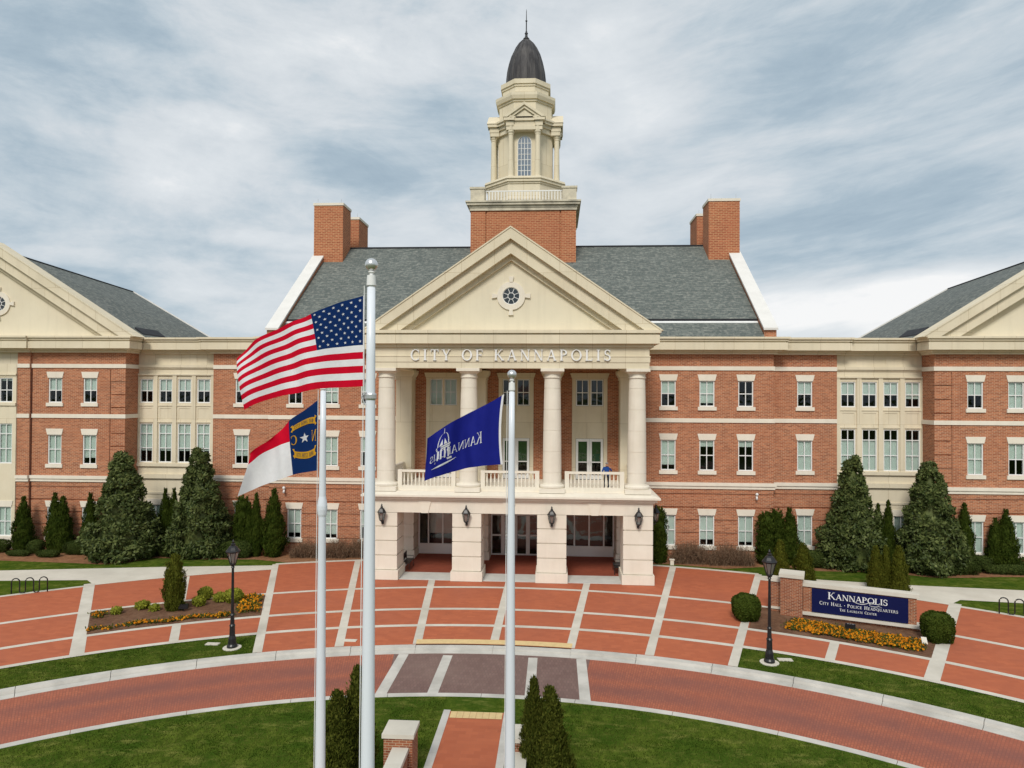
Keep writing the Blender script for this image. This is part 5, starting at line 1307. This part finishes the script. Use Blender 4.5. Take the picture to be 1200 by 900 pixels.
shrub('low_shrub', 'flat dark shrub at the front edge of the left wing mulch', 'shrub', [(-37.0, -35.2, 48.5, 49.2, .42)], HEDGE, 380, g, 2.6, .08, .028)
shrub('low_shrub', 'flat brownish shrub in front of the paired left conifers', 'shrub', [(-34.6, -32.9, 48.3, 49.1, .5)], HEDGE, 380, g, 2.6, .08, .028)
# bare deciduous shrubs
def twiggy(label, boxes):
    m = M()
    for x0, x1, y0, y1, h in boxes:
        cx, cy = (x0+x1)/2, (y0+y1)/2
        for _ in range(int((x1-x0)*430)):
            bx, by = q.uniform(x0, x1), q.uniform(y0, y1); d = Vector((q.gauss(0, .35), q.gauss(0, .3), 1)).normalized(); l = h*q.uniform(.45, 1.06)*(1-.62*abs((bx-cx)/(x1-x0)*2)**2.2)*(1+.13*sin(4.3*bx))
            p = Vector((bx, by, 0))
            for k in range(3):
                e = p+d*l/3; a = Vector((q.gauss(0, 1), q.gauss(0, 1), 0)).normalized()*.016*(1-k*.25); m.add([p-a, p+a, e+a*.7, e-a*.7], [(0, 1, 2, 3)]); p = e; d = (d+rvec(q)*.28).normalized()
            for _k in range(3):
                pp = Vector((bx, by, 0))+d*l*q.uniform(.4, 1.); leafq(m, pp, rvec(q), rvec(q), .10, .02)
    b = boxes[0]; tag(obj('bare_shrub', m, TWIG, at=((b[0]+b[1])/2, (b[2]+b[3])/2, 0)), label, 'shrub', 'brown leafless shrubs by the portico')
twiggy('brown leafless shrub left of the left flagpole, nearest the conifers', [(-16.3, -13.9, 49.8, 51.2, 1.25)])
twiggy('brown leafless shrub behind the left flagpole', [(-14.0, -12.2, 49.9, 51.3, 1.4)])
twiggy('brown leafless shrub beside the left portico pier', [(-12.3, -10.5, 50.2, 51.4, 1.45)])
twiggy('brown leafless shrub right of the clipped conifer at the portico', [(11.3, 14.0, 50.3, 51.6, 1.6)])
twiggy('brown leafless shrub below the two windows right of the portico', [(13.8, 16.9, 50.0, 51.5, 1.5)])
shrub('low_shrub', 'dark evergreen shrub behind the tallest flagpole beside the portico', 'shrub', [(-10.6, -9.5, 50.2, 51.2, 1.3)], HEDGE, 380, 'evergreens by the portico', 3.)
# the left flower bed: lime shrubs
g = 'lime green shrubs in the left flower bed'
for x, y, r, h, lb in [(-20.75, 36.6, .42, .42, 'small lime shrub nearest the left end of the bed'), (-19.9, 37.6, .55, .48, 'lime shrub left of the bed conifer, at the back'), (-18.9, 38.9, .5, .45, 'olive tuft just behind the bed conifer'), (-19.0, 37.3, .38, .38, 'small lime tuft left of the bed conifer base'),
                      (-17.3, 39.55, .62, .85, 'tall lime shrub right of the bed conifer'), (-17.05, 38.35, .52, .62, 'lime shrub in front of the tall lime one'), (-16.25, 39.2, .55, .6, 'lime shrub left half of the joined pair'), (-15.45, 39.2, .80, .92, 'largest lime shrub, beside the orange flowers')]:
    shrub('lime_shrub', lb, 'shrub', [(x-r*.62, x+r*.62, y-r*.62, y+r*.62, h*.8)], LIME, 300, g, 1.8, .17, .04)
# bedding flowers: ground cover
def flowers(name, label, spots):
    m = M()
    for x, y, h in spots:
        for k in range(7):
            leafq(m, Vector((x+q.gauss(0, .10), y+q.gauss(0, .10), h*q.uniform(.3, 1.05))), rvec(q)+Vector((0, -.3, 1)), rvec(q)+Vector((0, 0, .8)), q.uniform(.08, .16), .035, 1)
        for k in range(q.choice((1, 2, 3))):
            c = Vector((x+q.gauss(0, .10), y+q.gauss(0, .10), h*q.uniform(.6, 1.3))); n = (Vector((0, -.4, .8))+rvec(q)*.7).normalized()
            for j in range(5):
                a = 2*pi*j/5; s1 = n.cross(Vector((1, 0, 0))).normalized(); s2 = n.cross(s1); d = s1*cos(a)+s2*sin(a); e = n.cross(d)
                m.add([c, c+d*.038+e*.026, c+d*.066, c+d*.038-e*.026], [(0, 1, 2, 3)], 0)
    o = obj(name, m, [PETAL, PLEAF]); o['kind'] = 'stuff'; return o
sp = []
for _ in range(170):
    a = -22-10*q.random()**1.35; sp.append((*pt(38.45+q.gauss(.12, .09)+.12*sin(a*1.7), a)[:2], .12))
for _ in range(150):
    a = q.uniform(-21.6, -20.1); r = q.uniform(38.6, 41.8); sp.append((*pt(r, a)[:2], .16))
for _ in range(34): sp.append((*pt(q.uniform(40.5, 41.5), q.uniform(-31.9, -31.2))[:2], .15))
flowers('bedding_flowers', '', sp)
sp = []
for _ in range(760):
    f = q.random(); g_ = q.random()**.9
    a0, a1 = Vector((15.75, 38.35)), Vector((20.75, 35.35)); b0, b1 = Vector((14.75, 36.95)), Vector((20.15, 34.05))
    p = (a0.lerp(a1, f)).lerp(b0.lerp(b1, f), g_); sp.append((p.x+q.gauss(0, .06), p.y+q.gauss(0, .06), .15))
flowers('bedding_flowers', '', sp)
# flood lights and the little marker
def flood(label, x, y, a):
    t = thing('floodlight', label, 'floodlight', (x, y, 0)); R = Matrix.Rotation(a, 3, 'Z')
    mm = M(); mm.box(-.24, .24, -.10, .10, .16, .40); m = M(); m.add([tuple(R @ Vector(v)+Vector((x, y, 0))) for v in mm.v], mm.f); obj('housing', m, BLACK, t)
    mm = M(); mm.box(-.22, .22, -.09, .09, .401, .41); m = M(); m.add([tuple(R @ Vector(v)+Vector((x, y, 0))) for v in mm.v], mm.f); obj('lens', m, GLASS_L, t)
    m = M(); m.tube([(x, y, 0), (x, y, .17)], .04, 8); obj('stake', m, BLACK, t)
flood('black ground floodlight in the left flower bed', -17.4, 36.75+.6, .2); flood('black ground floodlight among the orange flowers before the sign', 17.95, 36.75, -.4)
t = thing('marker_sign', 'small white marker card in the bed beside the squarish boxwood', 'sign', (20.65, 34.9, 0))
m = M(); m.add([(20.54, 34.85, .16), (20.76, 34.78, .16), (20.76, 34.93, .44), (20.54, 35.0, .44), (20.54, 34.87, .16), (20.76, 34.80, .16), (20.76, 34.95, .44), (20.54, 35.02, .44)], [(0, 1, 2, 3), (7, 6, 5, 4), (0, 4, 5, 1), (1, 5, 6, 2), (2, 6, 7, 3), (3, 7, 4, 0)]); obj('card', m, CONC, t)
m = M(); m.tube([(20.66, 34.92, 0), (20.66, 34.92, .3)], .015, 6); obj('stake', m, BLACK, t)
m = M(); m.box(11.05, 11.3, 50.0, 50.2, 0, .35); m.box(11.0, 11.35, 49.95, 50.25, .351, .4); tag(obj('path_light', m, STONE_P, at=(11.2, 50.1, 0)), 'short pale bollard light in the mulch beside the portico', 'light')

# ------------------------------------------------------------------ person on the balcony
def person():
    x, y, z = 6.35, 46.9, 5.70
    J = {'pel': (0, 0, .95), 'waist': (0, 0, 1.12), 'chest': (0, -.02, 1.34), 'neck': (0, -.03, 1.50), 'head0': (0, -.05, 1.58), 'head1': (0, -.06, 1.68), 'hl': (-.1, 0, .9), 'kl': (-.12, -.03, .5), 'al': (-.12, .02, .08), 'tl': (-.13, -.14, .04), 'hr': (.1, 0, .9), 'kr': (.12, -.03, .5), 'ar': (.12, .02, .08), 'tr': (.13, -.14, .04),
         'sl': (-.2, -.01, 1.42), 'el': (-.3, -.06, 1.16), 'wl': (-.24, -.28, 1.12), 'fl': (-.2, -.36, 1.14), 'sr': (.2, -.01, 1.42), 'er': (.32, -.08, 1.2), 'wr': (.2, -.2, 1.45), 'fr': (.13, -.2, 1.56)}
    rad = {'pel': .16, 'waist': .15, 'chest': .17, 'neck': .07, 'head0': .09, 'head1': .105, 'hl': .1, 'kl': .07, 'al': .05, 'tl': .04, 'hr': .1, 'kr': .07, 'ar': .05, 'tr': .04, 'sl': .08, 'el': .055, 'wl': .04, 'fl': .04, 'sr': .08, 'er': .055, 'wr': .04, 'fr': .04}
    ed = [('pel', 'waist'), ('waist', 'chest'), ('chest', 'neck'), ('neck', 'head0'), ('head0', 'head1'), ('pel', 'hl'), ('hl', 'kl'), ('kl', 'al'), ('al', 'tl'), ('pel', 'hr'), ('hr', 'kr'), ('kr', 'ar'), ('ar', 'tr'), ('chest', 'sl'), ('sl', 'el'), ('el', 'wl'), ('wl', 'fl'), ('chest', 'sr'), ('sr', 'er'), ('er', 'wr'), ('wr', 'fr')]
    ks = list(J); me = bpy.data.meshes.new('person'); me.from_pydata([J[k] for k in ks], [(ks.index(a), ks.index(b)) for a, b in ed], [])
    skin = flat('skin', (.48, .25, .17), .6); shirt = flat('blue_shirt', (.02, .07, .27), .8); trous = flat('dark_trousers', (.03, .035, .05), .8)
    o = bpy.data.objects.new('person', me); COL.objects.link(o); o.location = (x, y, z)
    s = o.modifiers.new('skin', 'SKIN'); s.use_smooth_shade = True
    for v, k in zip(me.skin_vertices[0].data, ks): v.radius = (rad[k],)*2
    me.skin_vertices[0].data[0].use_root = True
    sb = o.modifiers.new('sub', 'SUBSURF'); sb.levels = sb.render_levels = 2
    dg = bpy.context.evaluated_depsgraph_get(); em = bpy.data.meshes.new_from_object(o.evaluated_get(dg)); o.modifiers.clear(); o.data = em
    em.materials.clear()
    for c in (skin, shirt, trous): em.materials.append(c)
    for p in em.polygons:
        c = p.center; p.use_smooth = True
        p.material_index = 0 if c.z > 1.5 or (c.y < -.22 and c.z > 1.0) or (c.z > 1.44 and c.y < -.14) else (1 if c.z > .94 else 2)
    WLOC[o.name] = Vector((x, y, z))
    tag(o, 'person in a blue shirt standing behind the right balcony rail, hand to the face', 'person')
    m = M(); m.sphere((x, y-.035, z+1.73), (.108, .115, .075), 14, 8); obj('hair', m, flat('grey_hair', (.30, .27, .25), .8), o, smooth=True)
    m = M()
    m.sphere((x, y-.165, z+1.66), (.018, .03, .025), 8, 6); obj('nose', m, skin, o, smooth=True)
person()

# ------------------------------------------------------------------ grass blades on the nearer turf
m = M(); q = random.Random(9)
def blade(x, y, h):
    a = q.uniform(0, 6.28); w = .012; l = Vector((q.gauss(0, .4), q.gauss(0, .4), 1))*h
    m.add([(x-w*cos(a), y-w*sin(a), -.01), (x+w*cos(a), y+w*sin(a), -.01), (x+l.x, y+l.y, l.z)], [(0, 1, 2)])
n = 0
while n < 60000:
    x, y = q.uniform(-19, 17), q.uniform(20.5, 27.7)
    r = hypot(x, y-CY)
    if r > 26.48 or abs(x) < 1.32: continue
    if x < -7 and y < 20.5+(-7-x)*.05: continue
    blade(x, y, q.uniform(.025, .06)); n += 1
n = 0
while n < 36000:
    a = q.uniform(19.9, 47)*q.choice((-1, 1)); r = q.uniform(32.40, 34.92); p = pt(r, a); blade(p[0], p[1], q.uniform(.02, .05)); n += 1
o = obj('grass_blades', m, BLADE); o['kind'] = 'stuff'
